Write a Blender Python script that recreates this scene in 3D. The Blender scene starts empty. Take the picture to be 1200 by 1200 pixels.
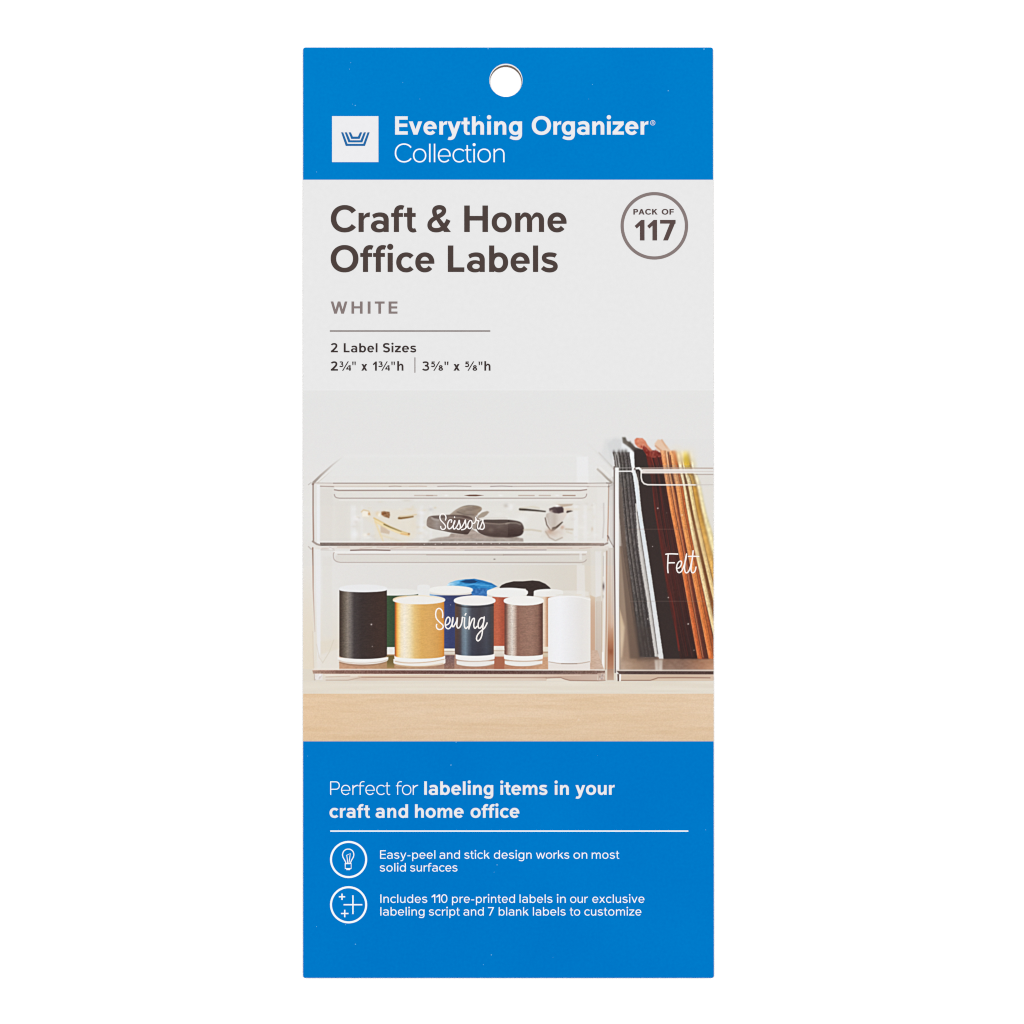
import bpy, math, random
import numpy as np
from mathutils import Vector
from mathutils.geometry import delaunay_2d_cdt

# ------------------------------------------------------------------ units
# the pack is measured in units of 0.2 mm (u), origin of the measurements at its top left sheet corner
S = 0.0002
Z_BACK0, Z_BACK1, Z_CARD1 = 0.00002, 0.0006, 0.0012
Z_PANEL, Z_INK, Z_INK2 = 0.00123, 0.00126, 0.00129
GAIN = 1.42                      # light falling on the pack; print colours are divided by it

def X(px): return (px - 600.0) * S
def Y(py): return (600.0 - py) * S

# ------------------------------------------------------------------ camera, world, lamps, exposure
sc = bpy.context.scene
cam_d = bpy.data.cameras.new('camera')
cam = bpy.data.objects.new('camera', cam_d)
sc.collection.objects.link(cam)
CAM_H = 1.0
cam.location = (0, 0, Z_PANEL + CAM_H)
cam_d.sensor_width = 36.0
cam_d.lens = 36.0 * CAM_H / (1200 * S)
cam_d.clip_start, cam_d.clip_end = 0.01, 50.0
sc.camera = cam

world = bpy.data.worlds.new('World')
sc.world = world
world.use_nodes = True
bg = world.node_tree.nodes['Background']
bg.inputs[0].default_value = (1.0, 1.0, 1.0, 1)
bg.inputs[1].default_value = 0.40

def softbox(name, loc, size, power, target=(0, 0, 0)):
    d = bpy.data.lights.new(name, 'AREA')
    d.shape = 'RECTANGLE'; d.size, d.size_y = size; d.energy = power
    o = bpy.data.objects.new(name, d)
    o.location = loc
    o.rotation_euler = (Vector(target) - Vector(loc)).to_track_quat('-Z', 'Y').to_euler()
    sc.collection.objects.link(o)
    return o
softbox('softbox_lamp', (-0.5, 0.2, 1.75), (0.9, 0.9), 19.0)
softbox('softbox_lamp', (0.5, 0.2, 1.75), (0.9, 0.9), 19.0)

sc.view_settings.view_transform = 'Standard'
sc.view_settings.look = 'None'
sc.view_settings.exposure = 0.0
sc.view_settings.gamma = 1.0
sc.view_settings.use_curve_mapping = False
sc.render.film_transparent = False
sc.cycles.filter_width = 1.1
sc.cycles.use_denoising = False

# ------------------------------------------------------------------ materials
def lin(c):
    c = np.asarray(c, dtype=np.float64) / 255.0
    return np.where(c <= 0.04045, c / 12.92, ((c + 0.055) / 1.055) ** 2.4)
def albedo(rgb):
    return tuple(float(v) for v in lin(rgb) / GAIN)

def base_mat(name, rough=0.45, spec=0.04):
    m = bpy.data.materials.new(name); m.use_nodes = True
    b = m.node_tree.nodes['Principled BSDF']
    b.inputs['Roughness'].default_value = rough
    b.inputs['Specular IOR Level'].default_value = spec
    return m, m.node_tree, b
def ink(name, rgb, mottle=0.03, scale=900.0, rough=0.45, spec=0.04):
    """printed ink or paper: one colour with a faint uneven lay-down"""
    m, nt, b = base_mat(name, rough, spec)
    a = albedo(rgb)
    tc = nt.nodes.new('ShaderNodeTexCoord')
    n1 = nt.nodes.new('ShaderNodeTexNoise'); n1.inputs['Scale'].default_value = scale; n1.inputs['Detail'].default_value = 4
    nt.links.new(tc.outputs['Object'], n1.inputs['Vector'])
    r = nt.nodes.new('ShaderNodeValToRGB')
    r.color_ramp.elements[0].position = 0.3; r.color_ramp.elements[1].position = 0.7
    r.color_ramp.elements[0].color = tuple(v * (1 - mottle) for v in a) + (1,)
    r.color_ramp.elements[1].color = tuple(min(1, v * (1 + mottle)) for v in a) + (1,)
    nt.links.new(n1.outputs['Fac'], r.inputs['Fac'])
    nt.links.new(r.outputs['Color'], b.inputs['Base Color'])
    return m

def blue_mat(name, lo, hi):
    """flat blue ink, uneven in large soft patches and in a fine grain"""
    m, nt, b = base_mat(name, 0.42, 0.0)
    tc = nt.nodes.new('ShaderNodeTexCoord')
    n1 = nt.nodes.new('ShaderNodeTexNoise'); n1.inputs['Scale'].default_value = 26; n1.inputs['Detail'].default_value = 3
    n2 = nt.nodes.new('ShaderNodeTexNoise'); n2.inputs['Scale'].default_value = 1500; n2.inputs['Detail'].default_value = 2
    for n in (n1, n2): nt.links.new(tc.outputs['Object'], n.inputs['Vector'])
    mx = nt.nodes.new('ShaderNodeMix'); mx.data_type = 'FLOAT'; mx.inputs[0].default_value = 0.45
    nt.links.new(n1.outputs['Fac'], mx.inputs[2]); nt.links.new(n2.outputs['Fac'], mx.inputs[3])
    r = nt.nodes.new('ShaderNodeValToRGB')
    r.color_ramp.elements[0].position = 0.32; r.color_ramp.elements[1].position = 0.68
    r.color_ramp.elements[0].color = albedo(lo) + (1,)
    r.color_ramp.elements[1].color = albedo(hi) + (1,)
    nt.links.new(mx.outputs[0], r.inputs['Fac'])
    nt.links.new(r.outputs['Color'], b.inputs['Base Color'])
    return m
M = {}
M['blue'] = blue_mat('blue_ink', (0, 121, 200), (0, 130, 206))
M['blue_low'] = blue_mat('blue_ink', (0, 117, 199), (0, 125, 205))
M['paper'] = ink('coated_white_paper', (232, 232, 232), 0.012)
M['card'] = ink('white_card_stock', (240, 240, 238), 0.03, rough=0.7)
M['kraft'] = ink('brown_board', (120, 98, 84), 0.10, rough=0.8)
M['white'] = ink('white_ink', (236, 236, 238), 0.01)
M['white_thin'] = ink('white_ink_thin', (248, 252, 254), 0.01)
M['brown'] = ink('dark_brown_ink', (72, 58, 54), 0.03)
M['text_brown'] = ink('deep_brown_ink', (54, 42, 40), 0.03)
M['badge_brown'] = ink('warm_brown_ink', (86, 68, 66), 0.03)
M['grey'] = ink('warm_grey_ink', (133, 119, 117), 0.04)
M['rule_grey'] = ink('rule_grey_ink', (128, 116, 113), 0.04)
M['emblem'] = ink('emblem_blue_ink', (8, 100, 165), 0.03)
M['speck'] = ink('pale_blue_speck', (100, 178, 228), 0.02)
M['script'] = ink('printed_script_white', (250, 246, 243), 0.01)

m, nt, b = base_mat('white_tabletop', 0.6, 0.2)
n = nt.nodes.new('ShaderNodeTexNoise'); n.inputs['Scale'].default_value = 60
r = nt.nodes.new('ShaderNodeValToRGB')
r.color_ramp.elements[0].color = (0.90, 0.90, 0.90, 1); r.color_ramp.elements[1].color = (0.93, 0.93, 0.93, 1)
nt.links.new(n.outputs['Fac'], r.inputs['Fac']); nt.links.new(r.outputs['Color'], b.inputs['Base Color'])
M['table'] = m

# print of the photograph: the colour of every point of the print is stored on its mesh
m, nt, b = base_mat('photo_print', 0.42, 0.04)
at = nt.nodes.new('ShaderNodeAttribute'); at.attribute_name = 'print'
nt.links.new(at.outputs['Color'], b.inputs['Base Color'])
M['print'] = m

# ------------------------------------------------------------------ object helpers
def empty(name, loc=(0, 0, 0)):
    o = bpy.data.objects.new(name, None); o.location = loc; o.empty_display_size = 0.02
    sc.collection.objects.link(o); return o
def mesh_obj(name, verts, faces, mats, parent=None, label=None, face_mat=None):
    me = bpy.data.meshes.new(name)
    me.from_pydata(verts, [], faces)
    for mm in (mats if isinstance(mats, (list, tuple)) else [mats]): me.materials.append(mm)
    if face_mat is not None: me.polygons.foreach_set('material_index', face_mat)
    me.update()
    o = bpy.data.objects.new(name, me); sc.collection.objects.link(o)
    if parent is not None: o.parent = parent
    if label: o['label'] = label
    return o

def area(p):
    return 0.5 * sum(p[i][0] * p[(i + 1) % len(p)][1] - p[(i + 1) % len(p)][0] * p[i][1] for i in range(len(p)))
def union_mesh(polys, z, holes=None):
    """flat union of polygons given in sheet units -> verts, faces (facing up)"""
    vs, fs = [], []
    for p in polys:
        q = [(X(a), Y(b)) for a, b in p]
        c = []
        for v in q:
            if not c or (abs(v[0] - c[-1][0]) + abs(v[1] - c[-1][1])) > 1e-8: c.append(v)
        if len(c) > 2 and abs(c[0][0] - c[-1][0]) + abs(c[0][1] - c[-1][1]) < 1e-8: c.pop()
        if len(c) < 3 or abs(area(c)) < 1e-14: continue
        if area(c) < 0: c.reverse()
        i0 = len(vs); vs += [Vector((v[0] * 1000, v[1] * 1000)) for v in c]
        fs.append(list(range(i0, i0 + len(c))))
    ov, oe, of, _, _, orig = delaunay_2d_cdt(vs, [], fs, 0, 1e-5)
    faces = [f for f, og in zip(of, orig) if og]
    return [(v[0] / 1000, v[1] / 1000, z) for v in ov], faces

# ------------------------------------------------------------------ lettering: an alphabet drawn from scratch
XH, CAP, OV, DESC = 506.0, 700.0, 12.0, -199.0
def bez(p0, p1, p2, p3, n=10):
    out = []
    for i in range(1, n + 1):
        t = i / n; s = 1 - t
        out.append((s**3*p0[0] + 3*s*s*t*p1[0] + 3*s*t*t*p2[0] + t**3*p3[0],
                    s**3*p0[1] + 3*s*s*t*p1[1] + 3*s*t*t*p2[1] + t**3*p3[1]))
    return out
def path(pts, n=10):
    out = [pts[0]]
    for p in pts[1:]:
        if len(p) == 2: out.append(p)
        else: out += bez(out[-1], p[0:2], p[2:4], p[4:6], n)
    return out
def R(x0, y0, x1, y1): return [(x0, y0), (x1, y0), (x1, y1), (x0, y1)]
def hull(p):
    """convex outline of a few points"""
    p = sorted(set(p)); out = []
    for seq in (p, p[::-1]):
        h = []
        for c in seq:
            while len(h) > 1 and (h[-1][0] - h[-2][0]) * (c[1] - h[-2][1]) - (h[-1][1] - h[-2][1]) * (c[0] - h[-2][0]) <= 0: h.pop()
            h.append(c)
        out += h[:-1]
    return out
def stroke(pts, w0, w1=None, n=10, wm=None):
    """centreline -> list of quads' outline (one polygon) with width going w0 -> wm -> w1"""
    c = path(pts, n)
    if w1 is None: w1 = w0
    if wm is None: wm = 0.5 * (w0 + w1)
    d = [0.0]
    for a, b_ in zip(c, c[1:]): d.append(d[-1] + math.hypot(b_[0] - a[0], b_[1] - a[1]))
    L, Rr = [], []
    N = len(c)
    for i in range(N):
        a = c[max(0, i - 1)]; b_ = c[min(N - 1, i + 1)]
        tx, ty = b_[0] - a[0], b_[1] - a[1]; l = math.hypot(tx, ty) or 1.0
        nx, ny = -ty / l, tx / l
        t = d[i] / d[-1]
        w = (w0 + (wm - w0) * t * 2) if t < 0.5 else (wm + (w1 - wm) * (t * 2 - 1))
        L.append((c[i][0] + nx * w / 2, c[i][1] + ny * w / 2)); Rr.append((c[i][0] - nx * w / 2, c[i][1] - ny * w / 2))
    return [hull([L[i], L[i + 1], Rr[i + 1], Rr[i]]) for i in range(N - 1)]
def se(cx, cy, rx, ry, a, p=2.12):
    c, s = math.cos(a), math.sin(a)
    r = 1.0 / ((abs(c) / rx) ** p + (abs(s) / ry) ** p) ** (1.0 / p)
    return (cx + r * c, cy + r * s)
def band(cx, cy, rx, ry, w, h, a0=0, a1=360, icx=None, irx=None, n=56):
    icx = cx if icx is None else icx
    irx = rx - w if irx is None else irx
    iry = ry - h
    N = max(4, int(n * abs(a1 - a0) / 360))
    out = []
    for i in range(N):
        t0 = math.radians(a0 + (a1 - a0) * i / N); t1 = math.radians(a0 + (a1 - a0) * (i + 1) / N)
        out.append([se(cx, cy, rx, ry, t0), se(cx, cy, rx, ry, t1), se(icx, cy, irx, iry, t1), se(icx, cy, irx, iry, t0)])
    return out
def disc(cx, cy, r, n=28): return [(cx + r * math.cos(2 * math.pi * i / n), cy + r * math.sin(2 * math.pi * i / n)) for i in range(n)]
def para(xt, xb, w, yt, yb): return [(xb, yb), (xb + w, yb), (xt + w, yt), (xt, yt)]
def arch(x0, x1, W, H):
    a = x0 + W
    cx = 0.5 * (a + x1) - W * 0.30 + 8
    top = XH + OV
    j = XH - 84
    cy = XH - 195
    return path([(a - 4, j - 10), (a, j), (a + (cx - a) * 0.30, top - 28, cx - (cx - a) * 0.42, top, cx, top),
                 (cx + (x1 - cx) * 0.62, top, x1, cy + 0.56 * (top - cy), x1, cy), (x1, 0), (x1 - W, 0), (x1 - W, cy),
                 (x1 - W, cy + 0.52 * (top - H - cy), cx + (x1 - W - cx) * 0.62, top - H, cx, top - H),
                 (cx - (cx - a) * 0.45, top - H, a + 4, j - 0.83 * H + 20 - 30, a, j - 0.83 * H - 30), (a - 4, j - 0.83 * H - 40)], 9)

def glyph(ch, W, H):
    P, w, l, r = glyph_raw(ch, W, H)
    k = max(0.0, 126 - W)
    f = 1 - 0.0006 * k
    if k and ch not in 'ilI1': P = [[(x * f, y) for x, y in p] for p in P]; w *= f
    return P, w, l + 0.10 * k, r + 0.10 * k
def glyph_raw(ch, W, H):
    """-> polygons, width, left bearing, right bearing"""
    WC, HC, T = W * 1.07, H * 1.06, H * 0.9
    mid = XH / 2; ry = mid + OV
    wd = W * 1.06
    P = []
    if ch == 'H': P = [R(0, 0, WC, CAP), R(627 - WC, 0, 627, CAP), R(5, 363 - HC / 2, 622, 363 + HC / 2)]; return P, 627, 62, 62
    if ch == 'E': P = [R(0, 0, WC, CAP), R(5, 0, 482, HC), R(5, CAP - HC, 482, CAP), R(5, 358 - HC / 2, 468, 358 + HC / 2)]; return P, 482, 62, 25
    if ch == 'F': P = [R(0, 0, WC, CAP), R(5, CAP - HC, 475, CAP), R(5, 335 - HC / 2, 460, 335 + HC / 2)]; return P, 475, 62, 10
    if ch == 'L': P = [R(0, 0, WC, CAP), R(5, 0, 436, HC)]; return P, 436, 62, 38
    if ch == 'I': return [R(0, 0, WC, CAP)], WC, 62, 62
    if ch == 'T': return [R(0, CAP - HC, 548, CAP), R(274 - WC / 2, 0, 274 + WC / 2, CAP - 5)], 548, 20, 20
    if ch == 'W':
        w = W * 1.05
        return [para(0, 200, w, CAP, 0), para(480 - w / 2, 206, w, CAP, 0), para(480 - w / 2, 754 - w, w, CAP, 0), para(960 - w, 760 - w, w, CAP, 0)], 960, 8, 8
    if ch == 'A':
        w = W * 1.1
        return [para(325 - w / 2, 0, w, CAP, 0), para(325 - w / 2, 650 - w, w, CAP, 0), R(130, 148, 520, 148 + HC * 0.95)], 650, 6, 6
    if ch == 'K':
        k = (CAP - 235) / (585 - WC); q = k * 1.3 * W
        return [R(0, 0, WC, CAP), [(WC - 3, 235), (585, CAP), (585 - 1.3 * W, CAP), (WC - 3, 235 + q)],
                [(612 - 1.28 * W, 0), (612, 0), (352, 425), (230, 330)]], 612, 62, 0
    if ch == 'P':
        P = [R(0, 0, WC, CAP), R(WC - 5, CAP - HC, 305, CAP), R(WC - 5, 262, 305, 262 + HC)]
        return P + band(303, (CAP + 262) / 2, 222, (CAP - 262) / 2, WC, HC, -90, 90), 525, 62, 12
    if ch in 'OC':
        a0, a1 = (36.5, 323.5) if ch == 'C' else (0, 360)
        return band(367, CAP / 2, 367, CAP / 2 + OV, WC, HC, a0, a1), (655 if ch == 'C' else 734), 36, (18 if ch == 'C' else 36)
    if ch == 'S':
        yt, yb = CAP + OV - HC / 2, -OV + HC / 2; xl = WC / 2
        return stroke([(452, 590), (410, 635, 345, yt, 262, yt), (150, yt, xl, yt - 35, xl, 512), (xl, 405, 165, 385, 262, 356),
                       (370, 325, 515 - xl, 300, 515 - xl, 192), (515 - xl, 95, 360, yb, 255, yb), (165, yb, 90, 92, 40, 138)], HC, HC, 10, WC), 515, 28, 28
    if ch == '&':
        w = W * 0.86
        P = stroke([(245, 388), (195, 455, 184, 515, 188, 565), (195, 625, 250, 712 - w / 2, 318, 712 - w / 2), (395, 712 - w / 2, 440, 620, 437, 560), (434, 480, 350, 440, 240, 385),
                    (130, 330, 4 + w / 2, 270, 4 + w / 2, 180), (4 + w / 2, 90, 140, w / 2 - 12, 240, w / 2 - 12), (390, w / 2 - 12, 480, 150, 556, 322)], w, w)
        return P + [[(620, 0), (620 - 1.32 * W, 0), (182, 400), (200, 470), (290, 418)]], 618, 36, 40
    # lower case
    if ch == 'o': return band(264, mid, 264, ry, W, H), 528, 34, 34
    if ch == 'c': return band(264, mid, 264, ry, W, H, 43, 317), 458, 32, 10
    if ch == 'e':
        bt = T * 0.82
        return band(253, mid, 253, ry, W, H, -6, 319) + [R(W * 0.6, 216, 503, 216 + bt)], 506, 32, 28
    if ch in 'bdpqg':
        rw = 503
        cy, rr = mid, ry
        icx = (W + 2 + rw - W) / 2; irx = (rw - 2 * W - 2) / 2
        P = band(262, cy, 241, rr, W, H, 0, 360, icx, irx)
        if ch == 'b': P.append(R(0, 0, W, CAP)); return P, rw, 58, 32
        if ch == 'p': P.append(R(0, DESC, W, XH)); return P, rw, 58, 32
        P = [[(rw - x, y) for x, y in p] for p in P]
        if ch == 'd': P.append(R(rw - W, 0, rw, CAP)); return P, rw, 32, 58
        if ch == 'q': P.append(R(rw - W, DESC, rw, XH)); return P, rw, 32, 58
        yb = DESC + H / 2 - 6; xc = rw - W / 2
        P += [R(rw - W, 30, rw, XH)] + stroke([(xc, 60), (xc, 20), (xc, -90, 390, yb, 262, yb), (175, yb, 110, yb + 22, 50, yb + 58)], W, H * 0.95)
        return P, rw, 32, 56
    if ch == 'a':
        top = XH + OV
        P = [path([(34, 452), (95, 500, 170, top, 245, top), (390, top, 472, 450, 472, 320), (472, 0), (472 - W, 0), (472 - W, 310),
                   (472 - W, 375, 310, top - H, 228, top - H), (175, top - H, 125, top - H - 15, 78, 452 - H * 0.85)])]
        P += band(212, 150, 212, 162, W, H * 0.82, 0, 360, (W + 472 - W) / 2 + 4, (472 - 2 * W) / 2 - 2)
        return P, 472, 30, 56
    if ch == 'f':
        xc = 70 + W / 2; yt = 710 - H / 2
        return stroke([(xc, 0), (xc, 520), (xc, 620, 70 + W * 0.5 + 60, yt, 262, yt), (290, yt, 310, yt - 6, 328, yt - 14)], W, H, 10, W) + [R(0, 400 + 0.7 * (112 - H), 312, 400 + 0.7 * (112 - H) + T)], 325, 8, 2
    if ch == 't':
        t_ = max(0.0, 132 - W); a_ = 84 - 0.25 * t_; e_ = 318 - 0.8 * t_
        xc = a_ + W / 2; yb = -OV + H * 0.45
        return stroke([(xc, 646), (xc, 165), (xc, 80, xc + 40, yb, e_ - 68, yb), (e_ - 43, yb, e_ - 23, yb + 6, e_, yb + 16)], W, H * 0.88, 10, W) + [R(0, 400 + 0.7 * (112 - H), e_ - 6, 400 + 0.7 * (112 - H) + T)], e_, 8, 12
    if ch == 'r':
        return [R(0, 0, W, XH), path([(W - 5, XH - 120), (W, XH - 95), (W + 25, 478, 215, XH + OV, 303, XH + OV), (294, XH + OV - 1.08 * H),
                 (225, XH + OV - 1.05 * H, 150 - (132 - W) * 0.9, 395, W, 300), (W - 5, 280)])], 303, 58, -8
    nw = 462 - 0.35 * max(0.0, 132 - W)
    if ch in 'nh': return [R(0, 0, W, XH if ch == 'n' else CAP), arch(0, nw, W, H)], nw, 58, 54
    if ch == 'u': return [[(nw - x, XH - y) for x, y in p] for p in [R(0, 0, W, XH), arch(0, nw, W, H)]], nw, 54, 58
    if ch == 'm': return [R(0, 0, W, XH), arch(0, 447, W, H), arch(447 - W, 762, W, H)], 762, 58, 55
    if ch == 'i': return [R(0, 0, W, XH), disc(W / 2, 664, 0.3 * W + 41)], W, 54, 54
    if ch == 'l': return [R(0, 0, W, CAP)], W, 58, 56
    if ch == 's':
        yt, yb = XH + OV - H / 2, -OV + H / 2; xl = 15 + W * 0.48; xr = 450 - W * 0.5
        return stroke([(392, 425), (345, 456, 290, yt, 230, yt), (130, yt, xl, 430, xl, 372), (xl, 300, 150, 282, 230, 262),
                       (310, 242, xr, 222, xr, 146), (xr, 75, 305, yb, 220, yb), (140, yb, 80, 76, 34, 120)], H, H, 10, H * 1.08), 450, 20, 24
    if ch == 'k':
        k = (XH - 175) / (445 - W); q = k * 1.3 * W
        return [R(0, 0, W, CAP), [(W - 3, 175), (445, XH), (445 - 1.3 * W, XH), (W - 3, 175 + q)], [(478 - 1.3 * W, 0), (478, 0), (282, 305), (172, 235)]], 478, 58, 0
    if ch == 'v': return [para(0, 255 - wd / 2, wd, XH, 0), para(510 - wd, 255 - wd / 2, wd, XH, 0)], 510, 4, 4
    if ch == 'w':
        w = W * 1.02
        return [para(0, 165, w, XH, 0), para(390 - w / 2, 170, w, XH, 0), para(390 - w / 2, 610 - w, w, XH, 0), para(780 - w, 615 - w, w, XH, 0)], 780, 6, 6
    if ch == 'x':
        w = W * 1.2
        return [para(8, 492 - w, w, XH, 0), para(484 - w, 0, w, XH, 0)], 492, 6, 6
    if ch == 'y':
        c = 255; k = (510 - wd / 2 - c) / XH
        yb = DESC + H / 2 - 8
        P = [para(0, c - wd / 2, wd, XH, 0), para(510 - wd, c - wd / 2 - 60 * k, wd, XH, -60)]
        P += stroke([(c + 10 * k, 10), (c - 70 * k, -70), (c - 110 * k - 10, -115, 165, yb, 100, yb), (72, yb, 52, yb + 4, 30, yb + 14)], W, H * 0.95)
        return P, 510, 4, 4
    if ch == 'z':
        return [R(0, 0, 432, H), R(8, XH - H, 426, XH), [(0, H - 2), (1.3 * W, H - 2), (426, XH - H + 2), (426 - 1.3 * W, XH - H + 2)]], 432, 22, 22
    # figures and signs
    if ch == '1': return [[(335, CAP), (220, CAP), (0, 495), (0.5 * W, 495 - 0.62 * W), (335 - WC, CAP - 0.62 * W - 105), (335 - WC, 0), (335, 0)]], 335, 25, 70
    if ch == '7': return [R(0, CAP - HC, 530, CAP), [(103, 0), (103 + 1.18 * W, 0), (530, CAP - HC * 0.55), (530, CAP - 2), (430, CAP - 2), (530 - 1.18 * W - 20, CAP - HC * 0.75)]], 530, 30, 15
    if ch == '0': return band(268, CAP / 2, 268, CAP / 2 + OV, W * 1.03, HC), 536, 36, 36
    if ch == '2':
        yt = CAP + OV - HC / 2
        return stroke([(48, 560), (95, 635, 165, yt, 248, yt), (350, yt, 468 - W / 2, 590, 468 - W / 2, 505), (468 - W / 2, 400, 320, 330, 85, 70)], HC, W * 1.05) + [R(0, 0, 505, HC), [(0, HC), (0, HC - 10), (140, HC - 10), (170, HC + 25), (80, HC + 50)]], 505, 34, 34
    if ch == '3':
        yt, yb = CAP + OV - HC / 2, -OV + HC / 2
        return stroke([(52, 600), (100, 640, 165, yt, 245, yt), (345, yt, 475 - W / 2, 610, 475 - W / 2, 528), (475 - W / 2, 440, 340, 388, 190, 380)], HC, HC * 0.95) + \
            stroke([(190, 382), (370, 376, 510 - W / 2, 310, 510 - W / 2, 205), (510 - W / 2, 105, 360, yb, 245, yb), (160, yb, 85, 80, 32, 128)], HC * 0.95, HC), 510, 28, 34
    if ch == '4': return [R(0, 150, 560, 150 + H), R(345, 0, 345 + W, CAP), [(0, 150 + H - 20), (310, CAP), (345 + W - 2, CAP), (345 + 5, CAP - 30), (W * 1.15, 150 + H - 20), (20, 150 + 2)]], 560, 25, 20
    if ch == '5':
        yb = -OV + HC / 2
        return [R(62, CAP - HC, 470, CAP), [(62, CAP), (62 + W * 0.95, CAP), (45 + W * 0.85, 350), (45, 330)]] + \
            stroke([(58, 385), (110, 440, 190, 452, 255, 450), (370, 440, 512 - W / 2, 350, 512 - W / 2, 235), (512 - W / 2, 115, 360, yb, 240, yb), (150, yb, 80, 85, 30, 132)], HC * 0.95, HC, 10, W), 512, 30, 34
    if ch == '8': return band(268, 530, 212, 182, W * 0.95, HC * 0.92) + band(268, 200, 268, 212, W, HC), 536, 34, 34
    if ch == '"': return [[(0, CAP), (W, CAP), (W * 0.82, 430), (W * 0.18, 430)], [(W + 75, CAP), (2 * W + 75, CAP), (2 * W * 0.91 + 75, 430), (W * 1.18 + 75, 430)]], 2 * W + 75, 30, 30
    if ch == '/': return [para(470 - W * 0.5, 0, W * 0.62, CAP, 0)], 470 + W * 0.12, 0, 0
    if ch == '-': return [R(0, 205, 258, 205 + H)], 258, 42, 42
    raise ValueError(ch)

def word(txt, x0, x1, base, cap, W, H):
    """polygons (sheet units) of a word whose ink runs from x0 to x1 on the baseline, capitals cap high"""
    k = cap / CAP
    gl = [glyph(c, W, H) for c in txt]
    need = (x1 - x0) / k
    ink_w = sum(g[1] for g in gl)
    gaps = sum(gl[i][3] + gl[i + 1][2] for i in range(len(gl) - 1))
    fx, tr = 1.0, 0.0
    if len(gl) > 1:
        tr = (need - ink_w - gaps) / (len(gl) - 1)
        lim = 34
        if abs(tr) > lim:
            tr = math.copysign(lim, tr)
            fx = (need - gaps - tr * (len(gl) - 1)) / ink_w
    else:
        fx = need / ink_w
    out = []; x = 0.0
    for i, g in enumerate(gl):
        for p in g[0]:
            out.append([(x0 + (x + q[0] * fx) * k, base - q[1] * k) for q in p])
        x += g[1] * fx
        if i < len(gl) - 1: x += g[3] + gl[i + 1][2] + tr
    return out
def words(spec, base, cap, W, H):
    out = []
    for t, a, b_ in spec: out += word(t, a, b_, base, cap, W, H)
    return out

def smooth(pts, n=8):
    """Catmull-Rom through points"""
    out = []
    P = [pts[0]] + list(pts) + [pts[-1]]
    for i in range(1, len(P) - 2):
        p0, p1, p2, p3 = P[i - 1], P[i], P[i + 1], P[i + 2]
        for j in range(n):
            t = j / n
            out.append(tuple(0.5 * (2 * p1[k] + (-p0[k] + p2[k]) * t + (2 * p0[k] - 5 * p1[k] + 4 * p2[k] - p3[k]) * t * t + (-p0[k] + 3 * p1[k] - 3 * p2[k] + p3[k]) * t ** 3) for k in (0, 1)))
    out.append(pts[-1])
    return out
def pen(pts, w, curved=True):
    c = smooth(pts) if curved else list(pts)
    return stroke(c, w, w) + [disc(c[0][0], c[0][1], w / 2, 14), disc(c[-1][0], c[-1][1], w / 2, 14)]
def ring(cx, cy, r, t, n=96):
    out = []
    for i in range(n):
        a, b_ = 2 * math.pi * i / n, 2 * math.pi * (i + 1) / n
        out.append([(cx + r * math.cos(a), cy + r * math.sin(a)), (cx + r * math.cos(b_), cy + r * math.sin(b_)),
                    (cx + (r - t) * math.cos(b_), cy + (r - t) * math.sin(b_)), (cx + (r - t) * math.cos(a), cy + (r - t) * math.sin(a))])
    return out

#PAINT_BEGIN
# ------------------------------------------------------------------ the photograph printed on the card
PX0, PX1, PY0, PY1, K = 355.2, 836.2, 456.3, 868.8, 2
GW, GH = int((PX1 - PX0) * K) + 1, int((PY1 - PY0) * K) + 1
gx = (PX0 + (PX1 - PX0) * np.arange(GW) / (GW - 1)).astype(np.float32)
gy = (PY0 + (PY1 - PY0) * np.arange(GH) / (GH - 1)).astype(np.float32)
rng = np.random.default_rng(7)
IMG = np.zeros((GH, GW, 3), np.float32)
IDS = np.zeros((GH, GW), np.int16)
NAMES = ['background']; LABELS = ['']
def new_id(name, label=''):
    NAMES.append(name); LABELS.append(label); return len(NAMES) - 1
def box(x0, y0, x1, y1, pad=3):
    i0 = max(0, int((x0 - pad - PX0) * K)); i1 = min(GW, int((x1 + pad - PX0) * K) + 2)
    j0 = max(0, int((y0 - pad - PY0) * K)); j1 = min(GH, int((y1 + pad - PY0) * K) + 2)
    return slice(j0, max(j0, j1)), slice(i0, max(i0, i1))
def vnoise(xx, yy, sx, sy, seed=0):
    """smooth value noise, cell size sx by sy"""
    r = np.random.default_rng(seed).random((128, 128)).astype(np.float32)
    u, v = xx / sx, yy / sy
    iu, iv = np.floor(u).astype(int), np.floor(v).astype(int)
    fu, fv = u - iu, v - iv
    fu = fu * fu * (3 - 2 * fu); fv = fv * fv * (3 - 2 * fv)
    g = lambda a, b: r[b % 128, a % 128]
    return (g(iu, iv) * (1 - fu) + g(iu + 1, iv) * fu) * (1 - fv) + (g(iu, iv + 1) * (1 - fu) + g(iu + 1, iv + 1) * fu) * fv
def put(sl, a, col, pid):
    a3 = a[..., None]
    IMG[sl] = IMG[sl] * (1 - a3) + np.asarray(col, np.float32) * a3
    if pid is not None: IDS[sl][a > 0.5] = pid
def coords(sl):
    return np.meshgrid(gx[sl[1]], gy[sl[0]])
def col_of(col, xx, yy):
    return col(xx, yy) if callable(col) else np.asarray(col, np.float32)
def seg_d(xx, yy, p, q):
    dx, dy = q[0] - p[0], q[1] - p[1]
    t = np.clip(((xx - p[0]) * dx + (yy - p[1]) * dy) / (dx * dx + dy * dy + 1e-9), 0, 1)
    return np.hypot(xx - p[0] - t * dx, yy - p[1] - t * dy), t
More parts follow.
